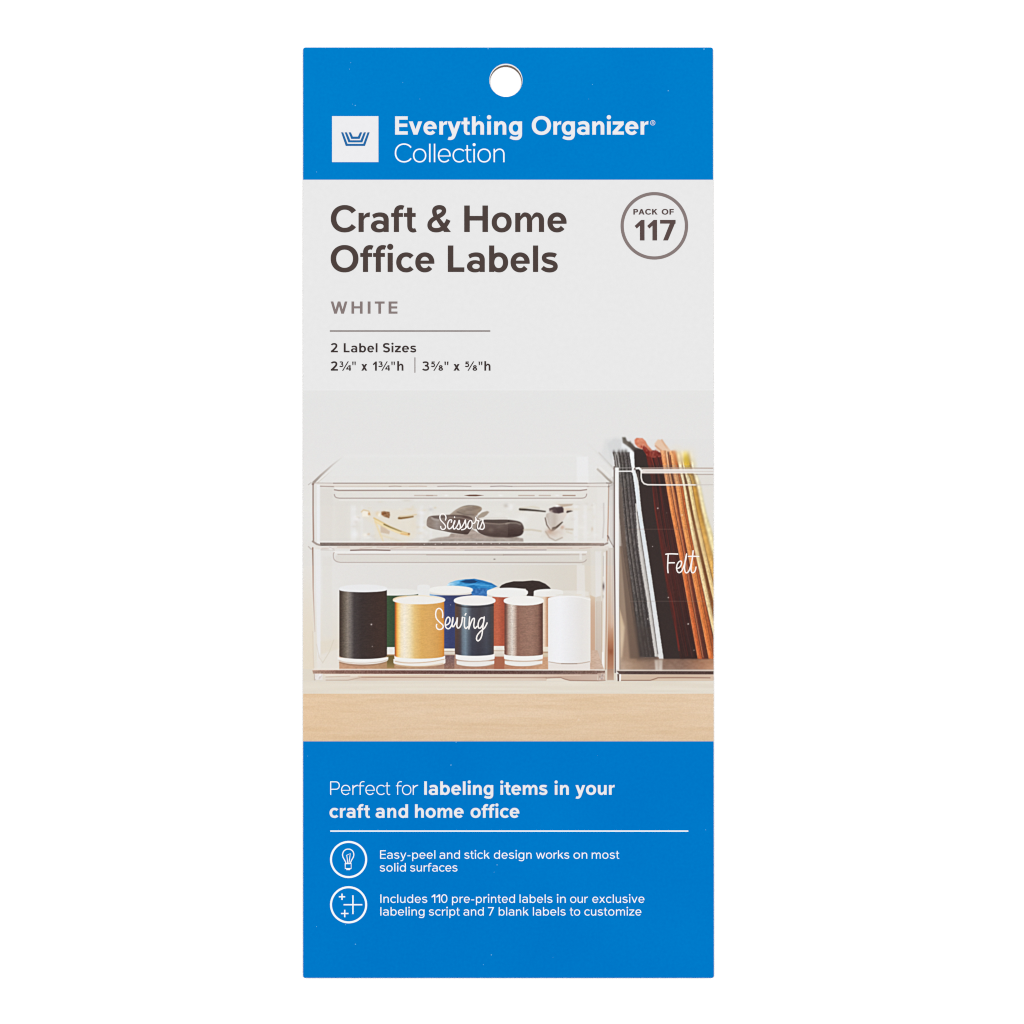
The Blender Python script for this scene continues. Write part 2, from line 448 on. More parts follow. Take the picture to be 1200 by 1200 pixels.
def fill(pts, col, blur=0.7, alpha=1.0, pid=None, curved=False):
    if curved: pts = [tuple(v) for v in crom(list(pts) + [pts[0]])][:-1]
    xs, ys = [p[0] for p in pts], [p[1] for p in pts]
    sl = box(min(xs), min(ys), max(xs), max(ys), 1 + blur * 1.5)
    xx, yy = coords(sl)
    if xx.size == 0: return
    d = np.full(xx.shape, 1e9, np.float32); ins = np.zeros(xx.shape, bool)
    for p, q in zip(pts, list(pts[1:]) + [pts[0]]):
        d = np.minimum(d, seg_d(xx, yy, p, q)[0])
        if p[1] != q[1]:
            ins ^= ((p[1] > yy) != (q[1] > yy)) & (xx < (q[0] - p[0]) * (yy - p[1]) / (q[1] - p[1]) + p[0])
    a = np.clip(0.5 + np.where(ins, d, -d) / blur, 0, 1)
    a = a * a * (3 - 2 * a)
    al = alpha(xx, yy) if callable(alpha) else alpha
    put(sl, a * al, col_of(col, xx, yy), None)
    if pid is not None: IDS[sl][a > 0.5] = pid
def crom(pts, n=6):
    out = []; P = [pts[0]] + list(pts) + [pts[-1]]
    if pts[0] == pts[-1]: P[0] = pts[-2]; P[-1] = pts[1]
    for i in range(1, len(P) - 2):
        p0, p1, p2, p3 = P[i - 1], P[i], P[i + 1], P[i + 2]
        for j in range(n):
            t = j / n
            out.append(tuple(0.5 * (2 * p1[k] + (-p0[k] + p2[k]) * t + (2 * p0[k] - 5 * p1[k] + 4 * p2[k] - p3[k]) * t * t + (-p0[k] + 3 * p1[k] - 3 * p2[k] + p3[k]) * t ** 3) for k in (0, 1)))
    out.append(pts[-1]); return out
def line(pts, w, col, blur=0.6, alpha=1.0, a_end=None, w_end=None, pid=None, curved=False):
    """soft line; alpha and width may run linearly to a_end and w_end"""
    if curved: pts = crom(list(pts))
    xs, ys = [p[0] for p in pts], [p[1] for p in pts]
    W_ = max(w, w_end or w)
    sl = box(min(xs), min(ys), max(xs), max(ys), W_ + blur * 1.5 + 1)
    xx, yy = coords(sl)
    if xx.size == 0: return
    L = [0.0]
    for p, q in zip(pts, pts[1:]): L.append(L[-1] + math.hypot(q[0] - p[0], q[1] - p[1]))
    best = np.full(xx.shape, 1e9, np.float32); tt = np.zeros(xx.shape, np.float32)
    for i, (p, q) in enumerate(zip(pts, pts[1:])):
        d, t = seg_d(xx, yy, p, q)
        t = (L[i] + t * (L[i + 1] - L[i])) / max(L[-1], 1e-6)
        m_ = d < best; best = np.where(m_, d, best); tt = np.where(m_, t, tt)
    ww = w if w_end is None else w + (w_end - w) * tt
    al = alpha if a_end is None else alpha + (a_end - alpha) * tt
    a = np.clip(0.5 + (ww / 2 - best) / blur, 0, 1)
    put(sl, a * al, col_of(col, xx, yy), pid)
def blob(cx, cy, rx, ry, col, alpha=1.0, hard=0.0, pid=None):
    """soft elliptical spot; hard=0 gaussian-like, 1 crisp"""
    k = 2.2 if hard < 0.5 else 1.1
    sl = box(cx - rx * k, cy - ry * k, cx + rx * k, cy + ry * k)
    xx, yy = coords(sl)
    if xx.size == 0: return
    r = np.hypot((xx - cx) / rx, (yy - cy) / ry)
    if hard < 0.5: a = np.exp(-r * r * 1.6)
    else: a = np.clip((1 - r) * min(rx, ry) / 0.7 + 0.5, 0, 1)
    put(sl, a * alpha, col_of(col, xx, yy), None)
    if pid is not None: IDS[sl][r < 1] = pid
def cyl(x0, x1, yt, yb, et, eb, col, blur=0.7, alpha=1.0, pid=None):
    """standing cylinder seen from the front: straight sides, curved top and bottom edges"""
    cx, rx = (x0 + x1) / 2, (x1 - x0) / 2
    sl = box(x0, yt - abs(et), x1, yb + abs(eb))
    xx, yy = coords(sl)
    if xx.size == 0: return
    s = np.sqrt(np.clip(1 - ((xx - cx) / rx) ** 2, 0, 1))
    a = np.clip((rx - np.abs(xx - cx)) / blur + 0.5, 0, 1) * np.clip((yy - yt - et * s) / blur + 0.5, 0, 1) * np.clip((yb + eb * s - yy) / blur + 0.5, 0, 1)
    put(sl, a * alpha, col_of(col, xx, yy), None)
    if pid is not None: IDS[sl][a > 0.5] = pid
def stops(*st):
    xs = np.array([s[0] for s in st], np.float32); cs = np.array([s[1] for s in st], np.float32)
    def f(xx, yy): return np.stack([np.interp(xx, xs, cs[:, k]) for k in range(3)], -1).astype(np.float32)
    return f
def vstops(*st):
    f = stops(*st)
    return lambda xx, yy: f(yy, xx)
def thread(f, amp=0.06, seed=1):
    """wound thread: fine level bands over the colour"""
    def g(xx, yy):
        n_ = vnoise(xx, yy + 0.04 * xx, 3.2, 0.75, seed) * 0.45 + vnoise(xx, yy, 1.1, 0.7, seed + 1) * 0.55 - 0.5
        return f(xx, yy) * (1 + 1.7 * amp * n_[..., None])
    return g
def fibre(f, amp=0.10, seed=3):
    def g(xx, yy):
        n_ = vnoise(xx, yy, 1.0, 1.4, seed) * 0.6 + vnoise(xx, yy, 2.2, 5.0, seed + 1) * 0.4 - 0.5
        return f(xx, yy) * (1 + 2 * amp * n_[..., None])
    return g
def gauss(a, sig):
    r = max(1, int(sig * 3)); k = np.exp(-0.5 * (np.arange(-r, r + 1) / sig) ** 2); k = (k / k.sum()).astype(np.float32)
    for ax in (0, 1):
        pad = [(0, 0)] * 3; pad[ax] = (r, r)
        b = np.pad(a, pad, mode='edge'); n_ = a.shape[ax]
        a = sum(k[i] * (b[i:i + n_] if ax == 0 else b[:, i:i + n_]) for i in range(2 * r + 1))
    return a.astype(np.float32)
def soften(x0, y0, x1, y1, sig, feather=4.0, feather_y=None):
    """lens blur of one part of the print, fading out over the feather"""
    fy = feather if feather_y is None else feather_y
    sl = box(x0 - feather, y0 - fy, x1 + feather, y1 + fy)
    xx, yy = coords(sl)
    m_ = np.clip(1 - np.maximum(x0 - xx, xx - x1) / feather, 0, 1) * np.clip(1 - np.maximum(y0 - yy, yy - y1) / fy, 0, 1)
    m_ = (m_ * m_ * (3 - 2 * m_))[..., None]
    IMG[sl] = IMG[sl] * (1 - m_) + gauss(IMG[sl], sig * K) * m_
flat = lambda c: (lambda xx, yy: np.broadcast_to(np.asarray(c, np.float32), xx.shape + (3,)))

def paint():
    full = (slice(0, GH), slice(0, GW))
    xx, yy = coords(full)
    # wall and far end of the shelf
    wall = vstops((456, (228, 228, 227)), (470, (227, 227, 226)), (530, (228, 227, 226)), (600, (230, 229, 226)), (660, (229, 226, 221)), (715, (228, 222, 211)), (745, (228, 216, 198)), (798, (226, 214, 194)))
    IMG[:] = wall(xx, yy)
    IMG[yy < 457.6] = (233, 233, 233)
    shelf = new_id('wooden_shelf', 'pale wooden shelf printed along the foot of the photo')
    def top_c(xx, yy):
        n_ = vnoise(xx, yy, 60, 2.5, 21) - 0.5
        return np.asarray((227, 219, 205), np.float32) + n_[..., None] * np.array((6, 8, 10), np.float32)
    fill([(350, 797.5), (840, 797.5), (840, 813), (350, 813)], top_c, 0.8, 1, shelf)
    def wood(xx, yy):
        y2 = yy + 2.0 * vnoise(xx, yy, 60, 30, 5)
        n_ = 0.45 * vnoise(xx, y2, 70, 5.0, 11) + 0.30 * vnoise(xx, y2, 34, 2.2, 12) + 0.25 * vnoise(xx, y2, 14, 1.0, 13) - 0.5
        base = np.asarray((226, 198, 166), np.float32)
        left = np.clip((470 - xx) / 120, 0, 1)[..., None] * np.array((1, -2, -6), np.float32)
        low = np.clip((yy - 840) / 30, 0, 1)[..., None] * np.array((-4, -5, -6), np.float32)
        g = (vnoise(xx, yy, 1.2, 1.0, 14) - 0.5)[..., None] * 9
        return base + left + low - n_[..., None] * np.array((11, 16, 24), np.float32) + g
    fill([(350, 813), (840, 813), (840, 872), (350, 872)], wood, 0.9, 1, shelf)
    # left margin warms towards the shelf
    fill([(352, 600), (366, 600), (366, 798), (352, 798)], vstops((600, (228, 227, 225)), (660, (228, 225, 220)), (720, (229, 219, 203)), (798, (229, 218, 198))), 3, 0.7)
    paint_bins()
    paint_upper()
    paint_lower()
    paint_felt()
    # the rims of the bins are nearly neutral
    for x0, y0, x1, y1 in ((355, 558, 720, 592), (355, 631, 720, 662), (355, 784, 838, 798), (700, 545, 838, 570)):
        sl = box(x0, y0, x1, y1, 0); lum = IMG[sl].mean(-1, keepdims=True)
        IMG[sl] = IMG[sl] * 0.72 + (lum * 0.98 + np.array((3, 1, -3), np.float32)) * 0.28
    IMG[:] = gauss(IMG, 0.28 * K)
    # the picture was sharpened for print
    IMG[:] = np.clip(IMG + 0.45 * (IMG - gauss(IMG, 1.3 * K)), 0, 252)
    paint_specks()
    # grain of the print
    g = rng.normal(0, 1, (GH, GW, 1)).astype(np.float32)
    g2 = rng.normal(0, 1, (GH // 3 + 1, GW // 3 + 1, 3)).astype(np.float32).repeat(3, 0).repeat(3, 1)[:GH, :GW]
    IMG[:] = np.clip(IMG + 0.9 * g + 0.8 * g2, 0, 255)

def paint_bins():
    B = {}
    up = new_id('clear_bin', 'shallow clear plastic bin printed on top, holding scissors'); lo = new_id('clear_bin', 'deeper clear plastic bin printed below, holding thread spools'); B['r'] = new_id('clear_bin', 'tall clear plastic bin printed at the right, holding felt sheets')
    paint_bins.ids = (up, lo, B['r'])
    # lids of light: back of the upper bin seen through the top opening
    fill([(366, 567), (400, 536), (680, 534), (714, 567)], (228, 228, 226), 3.0, 0.75, up)
    fill([(372, 566), (404, 541), (676, 539), (704, 566)], vstops((540, (227, 227, 225)), (566, (230, 229, 227))), 4, 0.6)
    line([(405, 534.5), (680, 533.5)], 3, (234, 234, 233), 3, 0.35)
    fill([(676, 535), (689, 535), (690, 566), (676, 566)], (236, 236, 237), 3, 0.75)
    # bodies
    fill([(366.5, 566), (714, 566), (712, 641), (367, 641)], stops((366, (226, 224, 221)), (380, (227, 225, 220)), (400, (225, 222, 216)), (560, (226, 224, 219)), (660, (227, 224, 218)), (714, (229, 226, 221))), 0.8, 1, up)
    def lowc(xx, yy):
        a = stops((366, (229, 227, 224)), (430, (226, 224, 221)), (520, (226, 223, 219)), (590, (223, 219, 212)), (660, (219, 213, 203)), (690, (221, 213, 201)), (712, (222, 214, 204)))(xx, yy)
        t = np.clip((yy - 690) / 60, 0, 1)[..., None]
        return a + t * np.array((-1, -5, -13), np.float32)
    fill([(366.5, 641), (713, 641), (711, 786), (368, 786)], lowc, 0.8, 1, lo)
    fill([(368, 786), (711, 786), (711, 797), (369, 797)], (227, 212, 194), 0.8, 1, lo)
    fill([(720, 548), (838, 548), (838, 797), (722, 797)], (228, 224, 217), 0.8, 1, B['r'])

def paint_upper():
    up, lo, rb = paint_bins.ids
    bl = (172, 151, 144)
    # receding sides
    line([(366.5, 566.5), (376, 557), (390, 544.5), (402, 535)], 3.0, (158, 142, 132), 1.2, 0.95, 0.0, 1.2)
    line([(370, 566.5), (384, 554), (398, 543)], 1.2, (236, 232, 226), 1.0, 0.7, 0.0)
    line([(372, 565.8), (379, 560), (392, 548.5)], 1.0, (206, 196, 178), 0.9, 0.6, 0.0)
    blob(364.5, 566, 2.6, 1.4, (238, 238, 238), 0.8)
    line([(361.5, 568), (364.5, 565.5)], 1.0, (190, 180, 172), 0.8, 0.8)
    # corner posts
    fill([(371, 568), (375, 568), (375, 638), (371.4, 638)], (235, 236, 239), 1.4, 0.9)
    line([(366.9, 567), (366.9, 600), (367.4, 634)], 1.7, (166, 136, 124), 0.9, 0.95)
    blob(366.8, 567.5, 1.2, 1.2, (140, 105, 92), 0.9)
    # shadows in the clear wall
    fill([(375.5, 572), (390, 572), (390, 634), (375.5, 634)], (222, 217, 211), 4, 0.6)
    fill([(392, 590), (407, 590), (407, 634), (392, 634)], (222, 218, 212), 6, 0.45)
    # rim
    fill([(375, 566.8), (712, 566.8), (712, 570.8), (375, 570.8)], stops((375, (231, 224, 217)), (450, (232, 222, 208)), (520, (228, 220, 214)), (712, (231, 225, 220))), 0.9, 0.8)
    line([(368.5, 566), (391, 566.2)], 1.0, (186, 166, 158), 0.8, 0.7)
    line([(391, 566.3), (688, 566.3)], 1.4, bl, 0.8, 0.95)
    line([(375.5, 569.8), (391, 570.2)], 1.2, (176, 152, 143), 0.8, 0.9)
    line([(391, 569.8), (500, 569.8)], 0.9, (205, 187, 172), 0.8, 0.7)
    for a, b_, c in ((513, 552, (150, 128, 122)), (456, 470, (170, 140, 128)), (575, 600, (130, 105, 108)), (600, 690, (170, 150, 145)), (480, 500, (205, 178, 160))):
        line([(a, 570), ((a + b_) / 2, 569.6), (b_, 570)], 1.0, c, 1.0, 0.6)
    line([(688, 566.3), (716, 566.0)], 1.1, (176, 158, 152), 0.8, 0.8)
    line([(688, 570.2), (714, 570.3)], 0.9, (186, 168, 160), 0.8, 0.7)
    fill([(392, 571.2), (688, 571.2), (688, 573.3), (392, 573.3)], (237, 236, 234), 0.8, 0.75)
    # finger slot
    line([(392, 574), (397, 574.8), (470, 574.6), (680, 574.8), (687.5, 573.8)], 1.4, (168, 138, 130), 0.8, 0.95)
    fill([(394, 576), (686, 576), (686, 583), (394, 583)], (229, 227, 220), 1.2, 0.7)
    line(crom([(391.8, 579.5), (392.4, 581.5), (394.2, 583.1), (397.5, 583.8)]) + crom([(682, 583.8), (685, 583.2), (687, 581.4), (687.6, 579)]), 1.1, (176, 154, 148), 0.8, 0.95)
    fill([(397, 585.2), (682, 585.2), (682, 587), (397, 587)], (234, 232, 229), 1.0, 0.6)
    fill([(544, 580.6), (550, 579.7), (558, 579.6), (567, 580.5), (558, 581.6), (550, 581.5)], (118, 66, 46), 0.9, 0.95)
    for a, b_, al in ((486, 512, 0.4), (608, 626, 0.5), (632, 645, 0.45), (660, 674, 0.85), (500, 507, 0.4)):
        line([(a, 580.6), (b_, 580.7)], 1.3, (168, 124, 104), 1.0, al)
    for a in (523, 587, 653): blob(a, 580.5, 3, 1.3, (240, 240, 240), 0.8)
    # far wall seen through the bin: soft bright bars
    for x, w, al in ((414, 6, .45), (424, 3, .3), (494, 4, .35), (505, 3, .35), (675, 5, .55), (686, 4, .4), (697, 3, .3)):
        fill([(x - w / 2, 592), (x + w / 2, 592), (x + w / 2, 634), (x - w / 2, 634)], (236, 237, 239), 2.5, al * 0.9)
    for x, y, rx, ry, c, al in ((418, 608, 6, 5, (240, 239, 238), .8), (416, 626, 5, 5, (238, 239, 241), .8), (428, 627, 4, 3, (245, 240, 232), .8), (432, 626, 2, 1.6, (214, 188, 160), .7),
                                (421, 607, 1.6, 1.4, (205, 200, 194), .6), (505, 597, 3.5, 2.5, (205, 203, 200), .8), (510, 595, 2, 1.5, (214, 200, 178), .7), (480, 597, 7, 2, (224, 207, 178), .7),
                                (593, 592.5, 3.5, 3, (200, 192, 184), .8), (599, 594, 3, 4, (238, 238, 238), .7), (626, 594, 5, 3, (224, 218, 204), .6), (694, 620, 1.6, 3, (214, 196, 180), .8), (694, 592, 1.5, 2, (214, 204, 194), .6),
                                (484, 616, 4, 10, (222, 214, 198), .6), (495, 616, 4, 10, (236, 236, 238), .6), (477, 586.5, 7, 1.6, (214, 206, 190), .6), (494, 601, 5, 3, (236, 236, 240), .7),
                                (645, 588, 20, 2, (232, 230, 224), .5), (612, 608, 8, 6, (240, 240, 238), .5)):
        blob(x, y, rx, ry, c, al)
    for k_ in range(46):
        x_, y_ = rng.uniform(414, 500), rng.uniform(588, 634)
        blob(x_, y_, rng.uniform(1.5, 5), rng.uniform(1, 3), ((238, 238, 238), (222, 208, 184), (214, 206, 196), (240, 234, 222))[k_ % 4], 0.40)
    for k_ in range(40):
        x_, y_ = rng.uniform(582, 706), rng.uniform(588, 634)
        blob(x_, y_, rng.uniform(1.5, 6), rng.uniform(1, 3.5), ((238, 238, 238), (224, 214, 198), (216, 208, 200), (238, 236, 230))[k_ % 4], 0.35)
    # gold clips
    clip = new_id('gold_pin', 'gold clips and pins printed inside the upper bin')
    fill([(424, 598), (434, 597), (442, 602), (450, 596), (470, 598), (488, 597), (488, 628), (478, 640), (442, 640), (438, 615), (424, 606)], (229, 221, 205), 5, 0.65)
    fill([(424.5, 599), (432, 599), (432.5, 605.5), (424.5, 605.5)], (243, 237, 224), 1.5, 0.9, clip)
    line([(423.5, 600), (426, 597.5), (432, 599), (434, 603.5)], 1.0, (214, 176, 118), 1.2, 0.7)
    blob(432.4, 602.3, 1.3, 1.9, (190, 128, 60), 0.9)
    blob(442.5, 602, 3, 3, (228, 206, 170), 0.8); blob(444.3, 603.3, 1.7, 2.6, (246, 242, 230), 0.95)
    fill([(447, 599.5), (450, 599), (456.5, 600), (457.2, 604), (456, 607.3), (450, 605.5), (447, 603)], lambda xx, yy: np.asarray((142, 98, 62), np.float32) + (vnoise(xx, yy, 1.6, 1.6, 4) - 0.5)[..., None] * np.array((70, 66, 60), np.float32), 1.0, 0.95, clip)
    blob(448.8, 602.2, 1.6, 1.4, (140, 74, 22), 0.9); blob(452, 601.5, 1.0, 1.0, (110, 62, 36), 0.7)
    fill([(438, 606), (445, 610), (458, 617), (472, 623), (481, 626), (479.5, 629), (466, 625), (450, 618), (439, 612)], (236, 214, 164), 1.3, 0.9, clip)
    line([(438, 607), (446, 611), (456, 616.5), (470, 622.5), (480, 625.5)], 1.2, (214, 182, 118), 0.9, 0.85)
    line([(450, 614.6), (458, 618.2), (470, 622.8)], 1.5, (104, 86, 40), 0.9, 0.95, 0.4)
    line([(441, 610.5), (455, 618.5), (471, 625.5)], 1.0, (242, 226, 184), 0.9, 0.8)
    blob(479.2, 625.8, 1.2, 1.2, (120, 62, 20), 0.95); line([(470, 625.5), (478, 626.5)], 1.4, (222, 170, 104), 1.0, 0.8)
    line([(467.5, 607.2), (470, 607.3), (477, 606.5), (484, 605.4)], 2.3, (122, 80, 28), 0.9, 0.95, 0.85, 1.6, pid=clip)
    line([(468, 605), (476, 604.8), (488, 603)], 1.1, (216, 190, 142), 1.0, 0.7)
    fill([(446, 616), (452, 619), (457, 623), (456, 626), (446, 624)], (206, 184, 160), 1.5, 0.85)
    line([(440, 612), (444, 622), (449, 634)], 1.8, (236, 212, 160), 1.5, 0.7); line([(446, 627), (462, 632), (478, 637)], 2.0, (226, 214, 184), 2, 0.7)
    # black scissors
    sci = new_id('scissors', 'pair of dark handled scissors printed lying in the upper bin')
    b = lambda x, y: (470 + x / 10.0, 530 + y / 10.0)
    c = lambda x, y: (590 + x / 10.0, 530 + y / 10.0)
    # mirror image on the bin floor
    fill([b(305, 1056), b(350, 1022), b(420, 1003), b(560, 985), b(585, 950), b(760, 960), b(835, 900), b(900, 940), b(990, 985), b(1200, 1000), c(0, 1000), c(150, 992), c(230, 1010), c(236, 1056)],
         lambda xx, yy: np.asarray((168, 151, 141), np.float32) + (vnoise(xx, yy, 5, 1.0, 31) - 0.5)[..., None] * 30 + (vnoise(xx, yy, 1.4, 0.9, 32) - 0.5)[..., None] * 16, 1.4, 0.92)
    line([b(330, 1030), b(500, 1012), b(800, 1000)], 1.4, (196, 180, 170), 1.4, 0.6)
    # far loop
    fill([b(575, 738), b(600, 706), b(650, 668), b(720, 634), b(790, 620), b(880, 624), b(935, 642), b(948, 668), b(920, 705), b(888, 742), b(800, 752), b(690, 752)],
         lambda xx, yy: stops((527, (168, 152, 138)), (540, (150, 134, 120)), (552, (140, 124, 112)), (565, (158, 138, 118)))(xx, yy) + (vnoise(xx, yy, 4, 1.2, 33) - 0.5)[..., None] * 26, 1.0, 1.0, sci, True)
    line([b(660, 700), b(740, 728), b(850, 735)], 1.3, (112, 98, 90), 1.0, 0.8)
    line([b(620, 700), b(720, 650), b(830, 632)], 1.2, (178, 162, 146), 1.2, 0.7)
    fill([b(895, 745), b(950, 705), b(1010, 688), b(1035, 700), b(1005, 735), b(970, 760), b(900, 775)], (160, 144, 128), 1.2, 0.9, sci)
    fill([b(890, 742), b(905, 712), b(960, 682), b(1000, 680), b(940, 705), b(905, 742)], (234, 232, 228), 1.0, 0.9)
    # pivot
    fill([b(760, 748), b(800, 738), b(870, 745), b(930, 790), b(890, 900), b(850, 900), b(800, 800)], (150, 134, 122), 1.2, 0.95, sci)
    # near left loop
    fill([b(300, 835), b(306, 785), b(330, 752), b(400, 740), b(520, 733), b(640, 733), b(750, 742), b(830, 770), b(845, 830), b(832, 890), b(805, 930), b(775, 962), b(700, 957), b(600, 944), b(500, 924), b(400, 905), b(335, 886), b(304, 862)],
         lambda xx, yy: stops((500, (150, 134, 124)), (505, (142, 126, 116)), (512, (156, 144, 138)), (520, (126, 110, 102)), (530, (104, 84, 76)), (545, (88, 68, 62)), (556, (96, 78, 72)))(xx, yy)
         * (1 - 0.16 * np.clip((yy - 617) / 9, 0, 1))[..., None] + (vnoise(xx, yy, 3, 1.2, 34) - 0.5)[..., None] * 10, 1.0, 1.0, sci, True)
    fill([b(350, 748), b(420, 744), b(600, 740), b(740, 752), b(640, 772), b(500, 768), b(440, 782), b(390, 772)], (102, 86, 80), 1.0, 0.9)
    line([b(360, 770), b(390, 790), b(440, 800)], 1.5, (176, 166, 160), 1.3, 0.7)
    line([b(560, 760), b(700, 768), b(800, 790)], 1.5, (150, 132, 122), 1.2, 0.7)
    # near right loop
    fill([b(880, 880), b(900, 830), b(965, 792), b(1080, 789), b(1200, 788), c(60, 790), c(150, 803), c(205, 822), c(232, 860), c(240, 905), c(222, 958), c(170, 986), c(60, 1000), b(1200, 999), b(1080, 994), b(985, 976), b(910, 938)],
         lambda xx, yy: vstops((608, (84, 70, 66)), (611, (74, 58, 54)), (614.5, (90, 74, 70)), (620, (76, 58, 54)), (629, (60, 42, 40)))(xx, yy) + (vnoise(xx, yy, 4, 1.0, 35) - 0.5)[..., None] * 10, 1.0, 1.0, sci, True)
    fill([b(960, 806), b(1060, 798), b(1200, 797), c(40, 800), c(120, 812), c(60, 826), c(0, 832), b(1150, 836), b(1030, 826)], (64, 50, 46), 0.9, 0.8)
    line([b(940, 826), b(1030, 834), b(1150, 842), c(0, 838), c(70, 828)], 1.5, (128, 112, 103), 1.0, 0.9)
    line([b(980, 800), b(1150, 806), c(60, 812)], 1.2, (72, 60, 56), 1.0, 0.8)
    line([c(30, 838), c(80, 826), c(150, 828), c(200, 845)], 1.7, (146, 134, 124), 1.2, 0.8)
    blob(575, 621, 5, 3.5, (124, 106, 98), 0.55); blob(566, 618, 5, 3, (112, 94, 86), 0.5); blob(586, 617, 6, 4, (112, 98, 90), 0.45)
    fill([(560, 606), (595.2, 606), (595.2, 631), (560, 631)], (176, 160, 148), 0.6, 0.14)
    # small silver scissors / nib
    nib = new_id('metal_clip', 'small silver clip printed at the right of the upper bin')
    line([c(195, 668), c(280, 674), c(380, 682), c(490, 694)], 2.6, (46, 34, 26), 0.9, 0.95, 0.85, 1.5, pid=nib)
    line([c(200, 655), c(330, 640), c(420, 655)], 1.6, (206, 196, 174), 1.6, 0.6)
    fill([c(620, 610), c(720, 606), c(820, 604), c(800, 625), c(700, 640)], (196, 170, 146), 1.2, 0.9)
    blob(666, 597, 6, 1.8, (216, 190, 166), 0.7)
    fill([c(735, 705), c(745, 685), c(790, 682), c(815, 690), c(780, 700), c(745, 712)], (66, 50, 44), 0.9, 0.95, nib)
    fill([c(505, 720), c(560, 700), c(640, 712), c(735, 688), c(742, 730), c(700, 800), c(570, 925), c(545, 915), c(505, 850), c(490, 790)],
         lambda xx, yy: stops((639, (188, 176, 166)), (645, (205, 196, 188)), (650, (196, 184, 174)), (655, (214, 205, 197)), (664, (224, 214, 204)))(xx, yy), 0.9, 1.0, nib)
    line([c(490, 770), c(508, 850), c(555, 918)], 1.2, (96, 76, 66), 0.8, 0.9)
    line([c(505, 770), c(520, 840), c(560, 905)], 1.0, (236, 232, 228), 0.8, 0.8)
    fill([c(555, 928), c(575, 880), c(612, 872), c(690, 812), c(700, 818), c(640, 880), c(585, 925)], (70, 54, 44), 0.9, 0.95, nib)
    fill([c(535, 660), c(590, 640), c(690, 636), c(706, 660), c(706, 704), c(650, 718), c(600, 712), c(540, 690)], (84, 66, 68), 1.0, 1.0, nib)
    fill([c(610, 660), c(690, 650), c(700, 700), c(640, 712)], (66, 48, 52), 1.0, 0.8)
    blob(c(560, 690)[0], c(0, 690)[1], 2.4, 1.8, (186, 168, 160), 0.9); blob(c(628, 0)[0], c(0, 628)[1], 2.3, 1.6, (250, 250, 250), 1.0)
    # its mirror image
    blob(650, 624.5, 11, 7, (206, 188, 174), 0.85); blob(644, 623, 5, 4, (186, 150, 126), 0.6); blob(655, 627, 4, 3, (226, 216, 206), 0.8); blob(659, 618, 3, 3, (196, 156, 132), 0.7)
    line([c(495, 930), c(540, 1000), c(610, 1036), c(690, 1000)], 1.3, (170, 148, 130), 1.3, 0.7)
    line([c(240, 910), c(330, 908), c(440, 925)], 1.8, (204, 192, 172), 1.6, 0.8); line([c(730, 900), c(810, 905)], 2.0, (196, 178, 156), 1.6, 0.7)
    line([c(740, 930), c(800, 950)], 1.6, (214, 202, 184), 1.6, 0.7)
    soften(409, 588, 498, 634, 0.45, 3); soften(500, 586, 578, 603, 0.4, 3); soften(598, 588, 708, 634, 0.45, 3); soften(500, 628, 600, 636, 0.6, 3, 1.5)
    # floor edge of the upper bin
    fill([(375, 634), (708, 634.5), (708, 636.3), (375, 635.8)], (236, 233, 229), 0.9, 0.6)
    edge = lambda xx, yy: stops((375, (132, 112, 104)), (470, (146, 108, 96)), (500, (126, 104, 96)), (590, (128, 104, 96)), (650, (124, 102, 92)), (690, (158, 132, 120)), (708, (176, 150, 140)))(xx, yy) * (1.0 - 0.08 * np.clip((yy - 637) / 2, -1, 1))[..., None] + (vnoise(xx, yy, 2, 1, 36) - 0.5)[..., None] * 16
    fill([(375, 635.8), (708, 636.2), (708, 639.6), (375, 639.8)], edge, 0.8, 0.97)
    for k_ in range(11): blob(499 + k_ * 9.7 + rng.uniform(-2, 2), 637 + rng.uniform(-1.5, 1), 0.9, 0.8, (226, 214, 206), 0.7)
    line([(366.5, 634.5), (371, 637.5), (375, 638.8)], 2.2, (160, 136, 126), 1.0, 0.85)
    # right hand corner post and edges
    fill([(700, 571), (711, 571), (711, 634), (700, 634)], (231, 229, 226), 2, 0.5)
    line([(713.6, 568), (713.0, 600), (712.2, 634)], 1.5, (192, 158, 138), 0.8, 0.9)
    line([(707.5, 590), (707.8, 612), (706.5, 630)], 1.6, (200, 194, 190), 1.4, 0.7)
    line([(704, 640), (712, 636.5)], 2.0, (150, 126, 116), 1.0, 0.8)
    line([(712.3, 628), (719.5, 641)], 1.7, (134, 110, 102), 0.9, 0.9)
    fill([(714.5, 560), (719, 558), (719, 640), (714.2, 632)], (216, 211, 207), 1.2, 0.9)
    # struts receding to the wall on the right
    line([(690, 520), (702, 533), (720, 551)], 2.2, (222, 220, 216), 1.6, 0.2, 0.9)
    line([(700.5, 550), (706, 555), (711, 560), (718, 566.5)], 2.4, (168, 150, 132), 1.3, 0.5, 0.95)
    line([(703, 547), (712, 555.5), (719, 563)], 1.5, (236, 234, 230), 1.2, 0.8)
    line([(702, 530.5), (711, 540), (719.5, 549)], 1.6, (196, 188, 182), 1.2, 0.5, 0.95)
    line([(711, 566), (716.5, 566.5), (717.5, 568.5), (713, 570.5)], 1.4, (158, 132, 122), 0.9, 0.9)
    fill([(714, 568), (719, 565), (719, 574), (715, 574)], (206, 200, 196), 1, 0.8)

